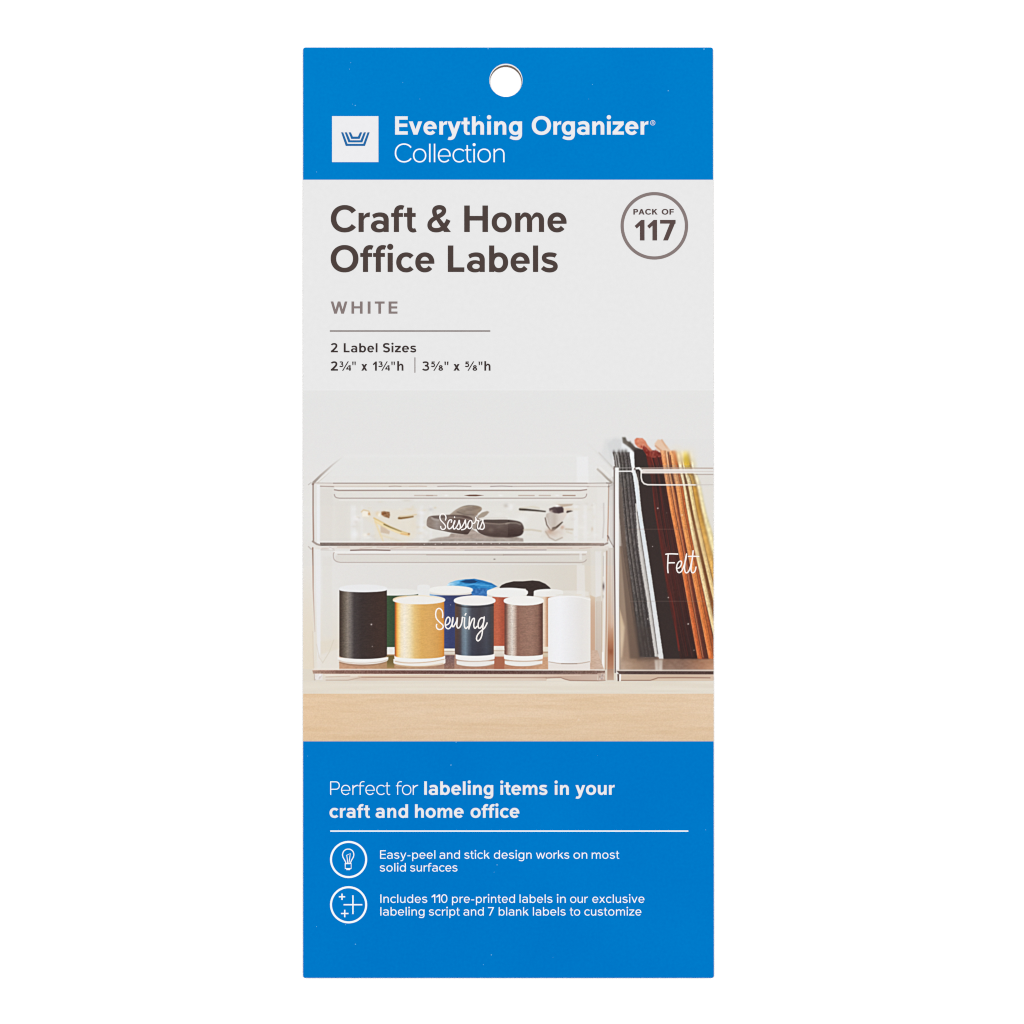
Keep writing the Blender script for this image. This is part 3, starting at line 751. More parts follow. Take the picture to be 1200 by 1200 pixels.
def paint_lower():
    up, lo, rb = paint_bins.ids
    # rim of the lower bin
    fill([(366, 639.8), (714, 639.8), (714, 643.6), (366, 643.6)], stops((366, (230, 226, 221)), (420, (226, 213, 202)), (560, (222, 204, 192)), (640, (221, 202, 188)), (690, (226, 212, 200)), (714, (228, 220, 212))), 0.9, 0.95)
    for k_ in range(16):
        a0 = 378 + k_ * 20 + rng.uniform(-4, 4); line([(a0, 641.8 + rng.uniform(-1, 1)), (a0 + 14, 641.8 + rng.uniform(-1, 1))], 0.9, (204, 172, 158), 0.9, 0.6)
    line([(411, 644.9), (424, 644.5), (440, 644.5), (457, 644.9)], 1.5, (142, 106, 98), 0.9, 0.95)
    line([(457, 644.3), (530, 644.6), (640, 644.2)], 1.0, (200, 176, 172), 0.9, 0.75)
    line([(545, 644.8), (640, 644.6)], 1.0, (170, 150, 158), 0.9, 0.6)
    line([(376, 644.3), (392, 644.6)], 1.0, (200, 186, 178), 0.9, 0.7)
    fill([(391, 645.8), (688, 645.8), (688, 648.3), (391, 648.3)], (238, 236, 234), 0.9, 0.9)
    line([(361.5, 640.5), (364.5, 643.6), (366.6, 643)], 1.2, (190, 176, 168), 0.9, 0.8)
    blob(388, 643, 4, 2, (240, 238, 238), 0.8); line([(386, 641), (391, 643.5)], 1.0, (206, 196, 194), 0.8, 0.7)
    # finger slot
    fill([(393, 651), (686, 651), (686, 658), (393, 658)], (222, 217, 208), 1.2, 0.75)
    line(crom([(391.5, 647.5), (390.6, 650), (391.3, 655), (394.5, 658), (399, 659)]) + crom([(680, 659.2), (684.5, 658.4), (687.3, 656)]), 1.1, (190, 172, 165), 0.8, 0.95, curved=False)
    line([(396, 649.8), (470, 649.8), (590, 650), (686, 650)], 1.2, (200, 182, 172), 0.9, 0.85)
    line([(590, 650.2), (668, 650.3)], 1.2, (160, 138, 132), 0.9, 0.8, 0.1)
    line([(500, 650.2), (590, 650.4)], 1.1, (170, 150, 140), 0.9, 0.6)
    fill([(398, 660.3), (682, 660.3), (682, 662), (398, 662)], (230, 228, 224), 1.0, 0.6)
    blob(579.5, 655.3, 1.4, 0.8, (120, 104, 96), 0.9)
    fill([(679, 646), (682, 646), (682, 656), (679, 656)], (234, 232, 230), 1.5, 0.7)
    # posts of the wall
    fill([(369.5, 644), (375.6, 644), (375.6, 782), (372, 784)], (234, 234, 236), 2.0, 0.85)
    line([(366.5, 642), (366.8, 665), (367, 690), (368.2, 722), (369, 740)], 1.6, (164, 120, 100), 0.8, 0.95, 0.2, 1.0)
    line([(366.3, 740), (367, 765), (368, 783)], 0.8, (214, 200, 186), 0.9, 0.6)
    fill([(378, 652), (389, 652), (389, 746), (378, 746)], (224, 221, 215), 3, 0.6)
    fill([(676, 662), (685, 662), (686, 700), (676, 700)], (230, 227, 224), 2, 0.75)
    fill([(692, 642), (706, 642), (705, 706), (693, 706)], (226, 222, 214), 3, 0.6)
    fill([(697.5, 646), (704.5, 646), (704, 706), (698, 706)], (230, 228, 227), 2, 0.7)
    # shelf seen through the wall, left of the black spool
    fill([(376, 752), (398, 749), (398, 786), (376, 786)], (226, 217, 202), 3, 0.75)
    fill([(372, 768), (398, 760), (398, 785), (370, 785)], (230, 225, 217), 4, 0.8)
    line([(378, 777), (386, 764), (391, 750)], 0.9, (214, 206, 190), 1.0, 0.8); line([(371, 755), (374, 770), (378, 776)], 0.9, (216, 206, 194), 1.0, 0.7)
    # the right end: amber glow of the shelf through two walls
    fill([(691.5, 697), (697.5, 700), (697.5, 786), (691.5, 786)], vstops((697, (216, 196, 172)), (712, (206, 174, 150)), (786, (200, 160, 132))), 1.6, 0.95)
    fill([(697.5, 700), (704.5, 698), (704.5, 786), (697.5, 786)], vstops((700, (216, 206, 194)), (760, (204, 190, 178)), (786, (208, 186, 170))), 1.6, 0.9)
    for x, c, w in ((699.5, (186, 166, 150), .8), (702, (196, 176, 160), .8), (704.8, (184, 160, 144), 1.0)):
        line([(x, 705), (x, 784)], w, c, 0.9, 0.55)
    line([(708.5, 648), (708, 720), (706.8, 782)], 2.2, (236, 232, 229), 1.0, 0.85)
    line([(711.2, 646), (710.8, 720), (709.8, 784)], 1.5, (190, 152, 130), 0.9, 0.9)
    line([(707.3, 652), (707, 675)], 1.0, (186, 178, 176), 1.0, 0.6)
    blob(707.2, 687.2, 1.6, 5.2, (108, 92, 92), 0.9); blob(706.8, 699, 1.2, 2.4, (190, 180, 172), 0.7)
    line([(706.5, 765), (706.5, 783)], 2.2, (242, 240, 238), 1.0, 0.9)
    # gap between the bins
    fill([(713, 642), (719.2, 642), (719.2, 797), (711.5, 797)], vstops((642, (214, 202, 192)), (690, (208, 190, 174)), (730, (206, 172, 148)), (752, (176, 118, 86)), (762, (158, 96, 66)), (780, (176, 120, 90)), (797, (206, 164, 136))), 1.2, 0.95)
    line([(717.2, 645), (717, 735)], 2.4, (226, 216, 208), 1.4, 0.6, 0.2)
    blob(716, 764, 2.5, 4, (142, 74, 44), 0.6)
    # floor of the bin
    def floor(xx, yy):
        n_ = (vnoise(xx, yy, 2.5, 1.2, 41) - 0.5)[..., None] * 18
        return stops((395, (196, 150, 118)), (420, (190, 142, 112)), (452, (180, 138, 100)), (530, (170, 128, 108)), (588, (180, 120, 92)), (640, (204, 158, 124)), (708, (204, 178, 160)))(xx, yy) + n_
    fill([(397.5, 762), (700, 762), (708, 785), (397.5, 785)], floor, 1.0, 0.95, None)
    fill([(366, 783.6), (708, 784.3), (708, 785.6), (366, 785)], (236, 224, 214), 0.8, 0.75)
    def botc(xx, yy):
        a = stops((366, (196, 150, 128)), (380, (178, 128, 108)), (400, (150, 98, 82)), (470, (130, 78, 68)), (530, (112, 68, 66)), (600, (112, 68, 62)), (650, (118, 84, 78)), (690, (136, 96, 82)), (708, (150, 108, 94)))(xx, yy)
        t = np.clip(np.abs(yy - 787.6) / 2.6, 0, 1)[..., None]
        return a * (0.90 + 0.22 * t) + (vnoise(xx, yy, 1.0, 0.8, 42) - 0.5)[..., None] * 34
    fill([(366, 785.2), (709, 786), (709, 790.3), (367, 789.6)], botc, 0.9, 0.97)
    # foot
    fill([(378, 790), (700, 790.5), (700, 797.6), (378, 797.6)], stops((378, (230, 219, 204)), (410, (228, 208, 188)), (430, (224, 194, 170)), (520, (229, 206, 184)), (620, (226, 200, 178)), (660, (208, 168, 144)), (700, (212, 180, 160))), 0.9, 0.95)
    fill([(380, 790), (520, 790.3), (420, 792.8), (382, 792.6)], (240, 228, 212), 0.9, 0.7)
    line([(382, 797), (408, 797.1), (418, 795), (424, 793.6)], 0.9, (200, 166, 142), 0.8, 0.9)
    line([(382, 793.4), (410, 792.3)], 0.9, (206, 176, 150), 0.9, 0.8)
    line([(424, 793.6), (480, 793.9), (590, 794), (640, 794)], 0.9, (176, 124, 100), 0.8, 0.85)
    line([(420, 792.6), (520, 792)], 1.4, (224, 186, 150), 1.0, 0.6); line([(430, 795.6), (640, 796)], 1.0, (236, 212, 190), 1.0, 0.7)
    fill([(641, 795.4), (652, 794.2), (658, 794.4), (664, 796.6), (668, 798), (640, 798)], (234, 222, 204), 0.8, 0.95)
    line([(640, 794.4), (657, 794), (662, 796), (668, 797.4), (700, 797.8), (709, 797.3)], 1.0, (164, 112, 92), 0.8, 0.85)
    line([(590, 792.2), (680, 791.4)], 0.9, (236, 206, 184), 0.9, 0.7)
    fill([(368.5, 789.5), (378, 789.5), (378, 797), (369, 797)], (232, 226, 224), 1.0, 0.9)
    for k_ in range(10): blob(369.5 + rng.uniform(0, 8), 790.5 + rng.uniform(0, 6), 0.8, 1.3, (206, 194, 190) if k_ % 2 else (246, 246, 250), 0.75)
    line([(368.4, 789), (368.7, 797)], 0.9, (190, 170, 158), 0.8, 0.8)
    fill([(700, 789), (709, 788), (709, 797.5), (701, 797.5)], (204, 168, 148), 1.0, 0.8)
    for k_ in range(9): blob(701.5 + rng.uniform(0, 7), 790 + rng.uniform(0, 6.5), 0.8, 1.5, (146, 118, 116) if k_ % 2 else (232, 220, 218), 0.7)
    # ---------------- spools, back row
    yarn = new_id('yarn_ball', 'bright blue yarn printed behind the spools')
    fill([(522.5, 687.5), (526, 683), (534, 680.2), (545, 678.8), (556, 678.2), (566, 680.2), (576, 683.2), (583, 687.2), (576, 690), (571, 692), (570.5, 699), (553, 699), (552, 690), (530, 689.5)],
         lambda xx, yy: stops((523, (206, 226, 236)), (530, (150, 202, 232)), (540, (70, 158, 214)), (556, (30, 120, 186)), (570, (40, 132, 196)), (583, (60, 140, 200)))(xx, yy) + (vnoise(xx, yy, 3, 1.0, 51) - 0.5)[..., None] * 46, 1.0, 1.0, yarn)
    fill([(539, 681.5), (546, 679.6), (555, 679.4), (560, 681), (557, 683), (551, 683.6), (544, 682.8)], (14, 60, 108), 1.6, 0.95)
    line([(540, 686), (556, 684.6), (572, 686.5)], 1.3, (92, 176, 228), 1.2, 0.8); line([(560, 680.4), (574, 684), (581, 687)], 1.0, (24, 98, 160), 0.9, 0.8)
    fill([(553.5, 690), (571, 689), (570.5, 699), (553.5, 699)], lambda xx, yy: np.asarray((54, 110, 176), np.float32) + (vnoise(xx, yy, 2, 2, 52) - 0.5)[..., None] * 50, 1.2, 0.9)
    dark = new_id('yarn_ball', 'black yarn printed behind the spools')
    fill([(585.5, 688), (588, 685.5), (593, 683.3), (602, 681.2), (613, 681.2), (624, 680.2), (632, 681), (639, 684), (644, 688), (645.5, 690), (640, 691.5), (630, 691.5), (626.5, 693.5), (625, 699), (617, 699), (618, 694), (616, 690), (600, 689), (586, 689.5)],
         lambda xx, yy: np.asarray((52, 39, 36), np.float32) + (vnoise(xx, yy, 3, 1, 53) - 0.5)[..., None] * 10, 1.0, 1.0, dark)
    cap = (236, 236, 234); capw = (240, 240, 238)
    # white spool far back, left
    wb = new_id('thread_spool', 'spool with white thread printed far behind, between green and blue spools')
    cyl(489, 504, 687, 700, -2, 0, (233, 233, 232), 1.2, 0.9, wb)
    # green
    g_ = new_id('thread_spool', 'green thread spool printed behind the black one')
    cyl(438, 490, 696, 759, 1.6, 2, thread(stops((438, (50, 74, 48)), (453, (58, 84, 54)), (462, (50, 74, 50)), (490, (44, 66, 40))), 0.12, 61), 0.8, 1, g_)
    cyl(437, 489.5, 693, 695.5, -3.2, 2.4, (232, 232, 228), 1.0, 1, g_)
    fill([(453.5, 758.3), (462.5, 758.3), (462.5, 766.8), (453.5, 766.8)], (232, 232, 228), 0.9, 1, g_)
    fill([(453.5, 768), (462, 768), (462, 783), (453.5, 783)], vstops((768, (106, 86, 40)), (776, (112, 96, 52)), (783, (160, 130, 80))), 1.2, 0.95)
    # blue
    bs = new_id('thread_spool', 'dark blue thread spool printed in the back row')
    cyl(503.5, 553, 695.5, 761, 2.2, 2, thread(stops((503, (150, 190, 222)), (509, (122, 164, 206)), (516, (76, 96, 146)), (521, (58, 70, 118)), (528, (52, 60, 104)), (553, (70, 74, 110))), 0.10, 62), 0.8, 1, bs)
    cyl(503, 554, 690.6, 692.2, -4.2, 3.8, (238, 237, 234), 0.9, 1, bs)
    fill([(520, 760), (533, 760), (533, 767.3), (520, 767.3)], vstops((760, (236, 234, 226)), (762.5, (232, 228, 218)), (763.4, (182, 160, 142)), (764.4, (226, 218, 206)), (767, (206, 194, 180))), 0.8, 1, bs)
    fill([(520.5, 768), (532.5, 768), (532.5, 784), (520.5, 784)], lambda xx, yy: vstops((768, (112, 88, 92)), (784, (150, 110, 94)))(xx, yy) + (vnoise(xx, yy, 1.2, 1, 63) - 0.5)[..., None] * 24, 1.2, 0.95)
    # rust
    ru = new_id('thread_spool', 'rust red thread spool printed in the back row')
    cyl(577, 617, 699, 758, 1, 2, thread(stops((577, (180, 92, 64)), (583, (190, 98, 70)), (589, (170, 80, 56)), (617, (150, 70, 50))), 0.10, 64), 0.8, 1, ru)
    cyl(570.5, 618.8, 693.4, 695.2, -4.6, 4.4, (237, 237, 235), 0.9, 1, ru)
    fill([(578.5, 757), (591, 757), (591, 769.3), (578.5, 769.3)], vstops((757, (236, 232, 224)), (761.5, (232, 226, 216)), (762.6, (196, 172, 152)), (763.6, (228, 220, 208)), (769, (214, 200, 186))), 0.8, 1, ru)
    fill([(579, 770), (591, 770), (591, 784), (579, 784)], (168, 98, 72), 1.2, 0.9)
    # tan
    tn = new_id('thread_spool', 'tan thread spool printed behind the white one')
    cyl(636, 655, 698, 758, 0, 0, thread(stops((636, (232, 214, 196)), (638.4, (226, 202, 180)), (640.5, (206, 164, 132)), (642.5, (184, 128, 92))), 0.06, 65), 0.8, 1, tn)
    cyl(625.5, 660, 693.2, 697, -3.0, 2.4, (236, 235, 232), 0.9, 1, tn)
    fill([(636.5, 758), (642.5, 758), (642.5, 770), (636.5, 770)], vstops((758, (232, 224, 206)), (763, (230, 220, 202)), (764.4, (176, 142, 114)), (766, (216, 200, 176)), (770, (206, 184, 156))), 0.8, 1, tn)
    # tops peeping over the white spool
    line([(652, 697.5), (664, 696.2), (672, 696.6)], 1.2, (214, 206, 194), 1.0, 0.8); line([(675, 697.3), (681, 697.1)], 1.2, (222, 200, 170), 1.0, 0.8)
    cyl(640, 690, 694, 698, -2, 1, (232, 230, 225), 1.4, 0.55)
    # ---------------- front row
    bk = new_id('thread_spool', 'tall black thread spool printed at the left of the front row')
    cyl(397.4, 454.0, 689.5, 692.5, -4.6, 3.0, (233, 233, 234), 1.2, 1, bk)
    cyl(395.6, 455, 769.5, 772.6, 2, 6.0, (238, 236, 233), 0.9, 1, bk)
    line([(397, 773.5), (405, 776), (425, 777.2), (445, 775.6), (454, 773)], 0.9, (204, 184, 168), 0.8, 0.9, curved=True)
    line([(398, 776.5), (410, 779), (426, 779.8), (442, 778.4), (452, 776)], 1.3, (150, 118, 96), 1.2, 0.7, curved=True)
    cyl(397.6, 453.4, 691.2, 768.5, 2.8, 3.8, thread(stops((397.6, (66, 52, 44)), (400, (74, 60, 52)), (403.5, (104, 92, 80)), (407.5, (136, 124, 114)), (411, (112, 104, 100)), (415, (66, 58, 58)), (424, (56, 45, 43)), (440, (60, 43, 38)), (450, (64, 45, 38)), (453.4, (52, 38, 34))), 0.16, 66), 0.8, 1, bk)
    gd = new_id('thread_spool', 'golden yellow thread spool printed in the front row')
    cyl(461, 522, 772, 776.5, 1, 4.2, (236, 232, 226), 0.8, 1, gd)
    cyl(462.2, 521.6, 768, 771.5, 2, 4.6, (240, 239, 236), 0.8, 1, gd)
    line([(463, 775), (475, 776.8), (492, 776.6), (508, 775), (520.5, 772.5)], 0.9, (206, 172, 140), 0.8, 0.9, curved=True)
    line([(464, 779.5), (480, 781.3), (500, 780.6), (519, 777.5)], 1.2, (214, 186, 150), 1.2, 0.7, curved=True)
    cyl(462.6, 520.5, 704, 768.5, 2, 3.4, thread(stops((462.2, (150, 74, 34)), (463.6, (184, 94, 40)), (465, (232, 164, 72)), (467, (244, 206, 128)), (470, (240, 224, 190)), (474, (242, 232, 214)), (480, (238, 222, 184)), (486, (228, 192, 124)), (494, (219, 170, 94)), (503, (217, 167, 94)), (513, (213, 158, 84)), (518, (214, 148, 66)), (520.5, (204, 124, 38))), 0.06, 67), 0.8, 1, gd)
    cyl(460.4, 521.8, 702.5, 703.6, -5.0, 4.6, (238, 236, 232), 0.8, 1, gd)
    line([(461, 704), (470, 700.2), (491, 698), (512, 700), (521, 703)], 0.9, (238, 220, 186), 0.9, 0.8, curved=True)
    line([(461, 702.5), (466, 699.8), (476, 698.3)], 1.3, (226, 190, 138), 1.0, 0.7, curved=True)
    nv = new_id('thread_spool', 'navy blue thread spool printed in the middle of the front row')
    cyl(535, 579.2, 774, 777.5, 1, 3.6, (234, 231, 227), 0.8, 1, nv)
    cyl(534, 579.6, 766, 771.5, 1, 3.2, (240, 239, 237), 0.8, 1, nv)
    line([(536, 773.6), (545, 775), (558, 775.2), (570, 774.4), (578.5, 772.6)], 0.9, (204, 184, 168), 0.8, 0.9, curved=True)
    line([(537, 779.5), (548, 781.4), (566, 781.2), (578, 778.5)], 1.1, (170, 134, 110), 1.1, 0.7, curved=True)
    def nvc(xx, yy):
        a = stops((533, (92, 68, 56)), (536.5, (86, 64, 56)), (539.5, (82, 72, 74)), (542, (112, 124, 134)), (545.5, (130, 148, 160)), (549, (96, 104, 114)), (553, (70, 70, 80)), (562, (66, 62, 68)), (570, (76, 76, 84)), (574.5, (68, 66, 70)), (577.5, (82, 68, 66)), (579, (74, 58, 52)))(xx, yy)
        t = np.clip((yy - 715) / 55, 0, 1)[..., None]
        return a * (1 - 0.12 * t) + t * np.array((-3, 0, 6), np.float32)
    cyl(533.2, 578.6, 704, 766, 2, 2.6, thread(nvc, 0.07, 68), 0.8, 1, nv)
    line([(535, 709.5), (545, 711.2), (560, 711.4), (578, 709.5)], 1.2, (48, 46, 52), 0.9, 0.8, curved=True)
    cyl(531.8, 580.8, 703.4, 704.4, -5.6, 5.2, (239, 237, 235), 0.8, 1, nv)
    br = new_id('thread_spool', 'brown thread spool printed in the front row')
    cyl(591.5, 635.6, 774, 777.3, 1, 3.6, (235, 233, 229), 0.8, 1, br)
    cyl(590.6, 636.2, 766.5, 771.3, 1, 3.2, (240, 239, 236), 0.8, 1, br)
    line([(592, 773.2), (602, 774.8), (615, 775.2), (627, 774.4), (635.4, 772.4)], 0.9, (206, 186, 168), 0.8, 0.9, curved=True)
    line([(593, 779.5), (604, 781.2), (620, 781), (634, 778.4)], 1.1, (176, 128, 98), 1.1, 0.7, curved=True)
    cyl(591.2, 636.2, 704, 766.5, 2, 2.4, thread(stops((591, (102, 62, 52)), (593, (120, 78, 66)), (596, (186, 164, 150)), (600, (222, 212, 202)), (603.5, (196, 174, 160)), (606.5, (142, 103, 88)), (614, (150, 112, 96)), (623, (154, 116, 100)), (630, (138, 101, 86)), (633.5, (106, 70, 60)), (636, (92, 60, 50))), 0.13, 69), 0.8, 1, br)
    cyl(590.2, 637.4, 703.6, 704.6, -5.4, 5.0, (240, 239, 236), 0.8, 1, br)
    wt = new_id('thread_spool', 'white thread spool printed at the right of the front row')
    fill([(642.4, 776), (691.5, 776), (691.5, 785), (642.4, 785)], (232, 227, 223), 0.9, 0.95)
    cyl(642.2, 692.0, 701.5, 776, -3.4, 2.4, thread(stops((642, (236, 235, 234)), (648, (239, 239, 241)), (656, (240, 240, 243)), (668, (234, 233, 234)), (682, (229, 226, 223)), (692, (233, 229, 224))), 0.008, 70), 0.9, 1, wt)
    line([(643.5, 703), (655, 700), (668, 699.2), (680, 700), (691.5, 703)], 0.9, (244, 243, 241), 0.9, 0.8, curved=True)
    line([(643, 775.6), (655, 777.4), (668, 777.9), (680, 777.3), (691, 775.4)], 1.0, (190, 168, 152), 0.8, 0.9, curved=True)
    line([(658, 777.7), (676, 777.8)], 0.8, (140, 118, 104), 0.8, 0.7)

def paint_felt():
    up, lo, rb = paint_bins.ids
    d = lambda x, y: (700 + x / 8.571, 505 + y / 8.571)
    h = lambda x, y: (700 + x / 8.571, 640 + y / 8.571)
    # inside of the bin, left, and floor
    fill([(726, 640), (733, 640), (750, 773), (750, 786), (724, 786)], vstops((560, (150, 142, 138)), (640, (146, 124, 106)), (700, (146, 122, 102)), (786, (150, 118, 96))), 2.0, 0.9)
    fill([(726, 712), (732, 735), (731, 750), (728, 786), (725, 786)], vstops((712, (214, 188, 154)), (750, (222, 200, 172)), (786, (196, 170, 146))), 2, 0.85)
    def fl(xx, yy):
        return stops((724, (176, 150, 130)), (745, (150, 120, 98)), (765, (132, 104, 88)), (800, (128, 96, 80)), (822, (156, 110, 84)), (836, (176, 128, 96)))(xx, yy) + np.clip((yy - 772) / 14, 0, 1)[..., None] * 22 + (vnoise(xx, yy, 4.3, 1.5, 81) + vnoise(xx, yy, 1.9, 1.1, 82) - 1.0)[..., None] * 14
    fill([(728, 770), (838, 770), (838, 786.5), (726, 786.5)], fl, 1.5, 1)
    fill([(767, 773), (776.5, 773), (776, 786), (768, 786)], vstops((773, (200, 186, 174)), (786, (220, 212, 204))), 1.6, 0.85)
    line([(771.5, 773), (771.6, 786)], 1.0, (160, 138, 122), 1.0, 0.6)
    # wispy pale sheets at the back left
    ps = new_id('felt_sheet', 'pale grey felt sheets printed at the back left')
    fill([(704, 536), (709, 515), (722, 512), (736, 515), (740, 530), (722, 549), (718, 549)], (216, 217, 217), 5, 0.6)
    fill([(712, 520), (720, 514), (733, 516), (738, 531), (722, 531), (716, 540)], (209, 211, 212), 3, 0.6)
    fill([(729, 517), (734, 522), (741, 529), (738.5, 531), (728, 527)], (232, 235, 237), 1.8, 0.8)
    def strip(pts, col, blur=0.8, pid=None, seed=90, amp=0.10, alpha=1.0, shade=0.0, fuzz=0.14):
        """pts: (y, x left, x right) rows down the sheet; sides run smoothly through the rows and are slightly fuzzy"""
        cl = crom([(a, y) for y, a, b_ in pts]); cr = crom([(b_, y) for y, a, b_ in pts])
        y0, y1 = pts[0][0], pts[-1][0]
        sl = box(min(p[1] for p in pts), y0, max(p[2] for p in pts), y1, 2)
        xx, yy = coords(sl)
        if xx.size == 0: return
        f = lambda c: np.interp(yy, [p[1] for p in c], [p[0] for p in c])
        l_ = f(cl) + (vnoise(yy, yy * 0, 1.3, 1, seed) - 0.5) * fuzz * 2; r_ = f(cr) + (vnoise(yy, yy * 0 + 5, 1.3, 1, seed) - 0.5) * fuzz * 2
        a = np.clip((xx - l_) / blur + 0.5, 0, 1) * np.clip((r_ - xx) / blur + 0.5, 0, 1) * np.clip((yy - y0) / 0.9 + 0.5, 0, 1) * np.clip((y1 - yy) / 0.9 + 0.5, 0, 1)
        c = fibre(col if callable(col) else flat(col), amp, seed)(xx, yy)
        u = np.clip((xx - l_) / np.maximum(r_ - l_, 0.5), 0, 1)
        c = c * (1 + shade * (0.45 - 1.25 * np.abs(u - 0.36)))[..., None]
        put(sl, a * alpha, c, None)
        if pid is not None: IDS[sl][a > 0.5] = pid
    # charcoal bundle
    cg = new_id('felt_sheet', 'stack of charcoal grey felt sheets printed at the left of the bin')
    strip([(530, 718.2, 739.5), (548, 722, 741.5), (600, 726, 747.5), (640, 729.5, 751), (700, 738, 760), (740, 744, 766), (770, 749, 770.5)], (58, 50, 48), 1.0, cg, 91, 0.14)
    rows = [530, 548, 600, 640, 700, 740, 770]
    def edge_x(f): # f in 0..1 across the bundle
        Lx = [718.2, 721, 725.5, 730, 738.5, 744, 749]; Rx = [738, 740, 745.5, 749.5, 758.5, 764, 768.5]
        return [(a + (b_ - a) * f, y) for a, b_, y in zip(Lx, Rx, rows)]
    e_rows = lambda f0, f1: [(y, p[0], q[0]) for p, q, y in zip(edge_x(f0), edge_x(f1), rows)]
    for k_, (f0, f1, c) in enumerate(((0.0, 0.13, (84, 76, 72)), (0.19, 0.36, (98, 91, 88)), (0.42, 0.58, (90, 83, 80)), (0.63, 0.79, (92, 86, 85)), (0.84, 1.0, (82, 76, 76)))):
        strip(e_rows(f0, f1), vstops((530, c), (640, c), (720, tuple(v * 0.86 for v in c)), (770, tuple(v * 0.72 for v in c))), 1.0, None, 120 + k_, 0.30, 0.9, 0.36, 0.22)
    line(edge_x(0.145)[:4], 1.0, (150, 146, 143), 1.0, 0.8, 0.2); line(edge_x(0.445)[1:5], 0.8, (136, 130, 127), 1.0, 0.5)
    line([(720.5, 531), (722.6, 545), (723.4, 549)], 1.2, (176, 172, 170), 1.0, 0.7); line([(723.8, 531), (726.2, 548)], 1.0, (196, 194, 192), 0.9, 0.7)
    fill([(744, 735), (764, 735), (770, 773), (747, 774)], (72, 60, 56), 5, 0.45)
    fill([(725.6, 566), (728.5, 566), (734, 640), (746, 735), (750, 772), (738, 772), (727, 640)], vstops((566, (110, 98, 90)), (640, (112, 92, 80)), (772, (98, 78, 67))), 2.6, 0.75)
    # grey-white and white edges
    gw = new_id('felt_sheet', 'light grey felt sheet printed left of the white one')
    strip([(590, 744.5, 747.5), (640, 748, 752.6), (700, 757.2, 761.5), (740, 763, 767.2), (769.5, 767.4, 771.4)], (190, 186, 182), 0.9, gw, 92, 0.06, 1.0, 0.25, 0.2)
    line([(747, 600), (752.9, 640), (762, 700), (771, 766)], 1.2, (104, 96, 94), 0.8, 0.85)
    wh = new_id('felt_sheet', 'white felt sheet printed edge on')
    strip([(528, 737.5, 742.8), (548, 740.2, 743.8), (566, 743.2, 747.6), (600, 747.4, 751.6), (640, 753.6, 758.0), (700, 762.4, 767.0), (740, 768, 772.8), (772, 772.2, 777.6)], vstops((528, (240, 242, 243)), (560, (222, 229, 233)), (640, (219, 224, 228)), (772, (222, 222, 222))), 0.8, wh, 93, 0.03, 1.0, 0.05, 0.2)
    # black
    bk = new_id('felt_sheet', 'thick black felt sheet printed right of the white one')
    fill([d(250, 62), d(285, 66), d(300, 100), d(340, 118), d(385, 165), d(470, 190), d(500, 240), d(470, 280), d(385, 230), d(330, 170), d(290, 140), d(258, 120)], lambda xx, yy: stops((729, (118, 112, 104)), (736, (96, 88, 80)), (744, (80, 68, 62)), (756, (56, 44, 40)))(xx, yy), 1.2, 1, bk)
    strip([(527, 743.2, 757), (548, 744.2, 761), (566, 748.5, 764.5), (600, 752, 768), (640, 758.3, 775), (700, 767.2, 786), (740, 773, 794), (772, 777.6, 802)], (52, 40, 38), 0.9, bk, 94, 0.05)
    # maroon sheets
    mr = new_id('felt_sheet', 'dark red felt sheets printed in the middle of the bin')
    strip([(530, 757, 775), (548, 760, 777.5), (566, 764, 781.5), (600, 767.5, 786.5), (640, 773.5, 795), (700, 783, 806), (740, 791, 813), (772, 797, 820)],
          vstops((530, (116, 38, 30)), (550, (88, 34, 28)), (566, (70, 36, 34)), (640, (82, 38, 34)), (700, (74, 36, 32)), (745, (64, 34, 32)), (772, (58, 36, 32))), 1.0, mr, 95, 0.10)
    for pts, w, c, al in (([(759, 530), (763, 548), (768.5, 600), (776, 640), (782, 680), (789.5, 715), (795.5, 758)], 2.0, (112, 38, 30), 0.75),
                          ([(764, 530), (768, 548), (774, 600), (781, 640)], 1.2, (44, 30, 30), 0.8), ([(767, 531), (771, 548), (777, 600), (784, 640), (792, 690)], 1.4, (112, 38, 32), 0.7),
                          ([(770.5, 533), (775, 560), (781, 610), (788, 650)], 3.0, (58, 36, 34), 0.7), ([(790, 680), (799, 730), (806, 768)], 1.4, (96, 34, 28), 0.6), ([(796, 700), (804, 740), (812, 770)], 1.6, (60, 40, 38), 0.6),
                          ([(801, 690), (809, 730), (817, 768)], 1.3, (108, 42, 34), 0.5)):
        line(pts, w, c, 1.0, al)
    line([(785.5, 695), (790, 720), (795.8, 762)], 2.0, (118, 40, 32), 1.4, 0.25, 0.75)
    fill([d(440, 150), d(470, 140), d(520, 190), d(610, 200), d(650, 260), d(560, 270), d(500, 250), d(460, 190)], lambda xx, yy: np.asarray((146, 52, 42), np.float32) + (vnoise(xx, yy, 2.0, 2.6, 96) - 0.5)[..., None] * 70, 1.4, 0.95, mr)
    # salmon corner
    sm = new_id('felt_sheet', 'salmon felt sheet corner printed above the dark red ones')
    fill([d(375, 90), d(395, 70), d(455, 72), d(485, 100), d(505, 140), d(555, 195), d(530, 205), d(470, 140), d(450, 185), d(405, 160), d(380, 130)], lambda xx, yy: stops((744, (214, 120, 88)), (752, (220, 142, 112)), (764, (206, 122, 92)))(xx, yy) + (vnoise(xx, yy, 2, 2, 97) - 0.5)[..., None] * 26, 1.3, 1, sm)
    # orange to yellow sheets
    og = new_id('felt_sheet', 'orange felt sheets printed right of the red ones')
    ye = new_id('felt_sheet', 'cream and yellow felt sheets printed at the right edge')
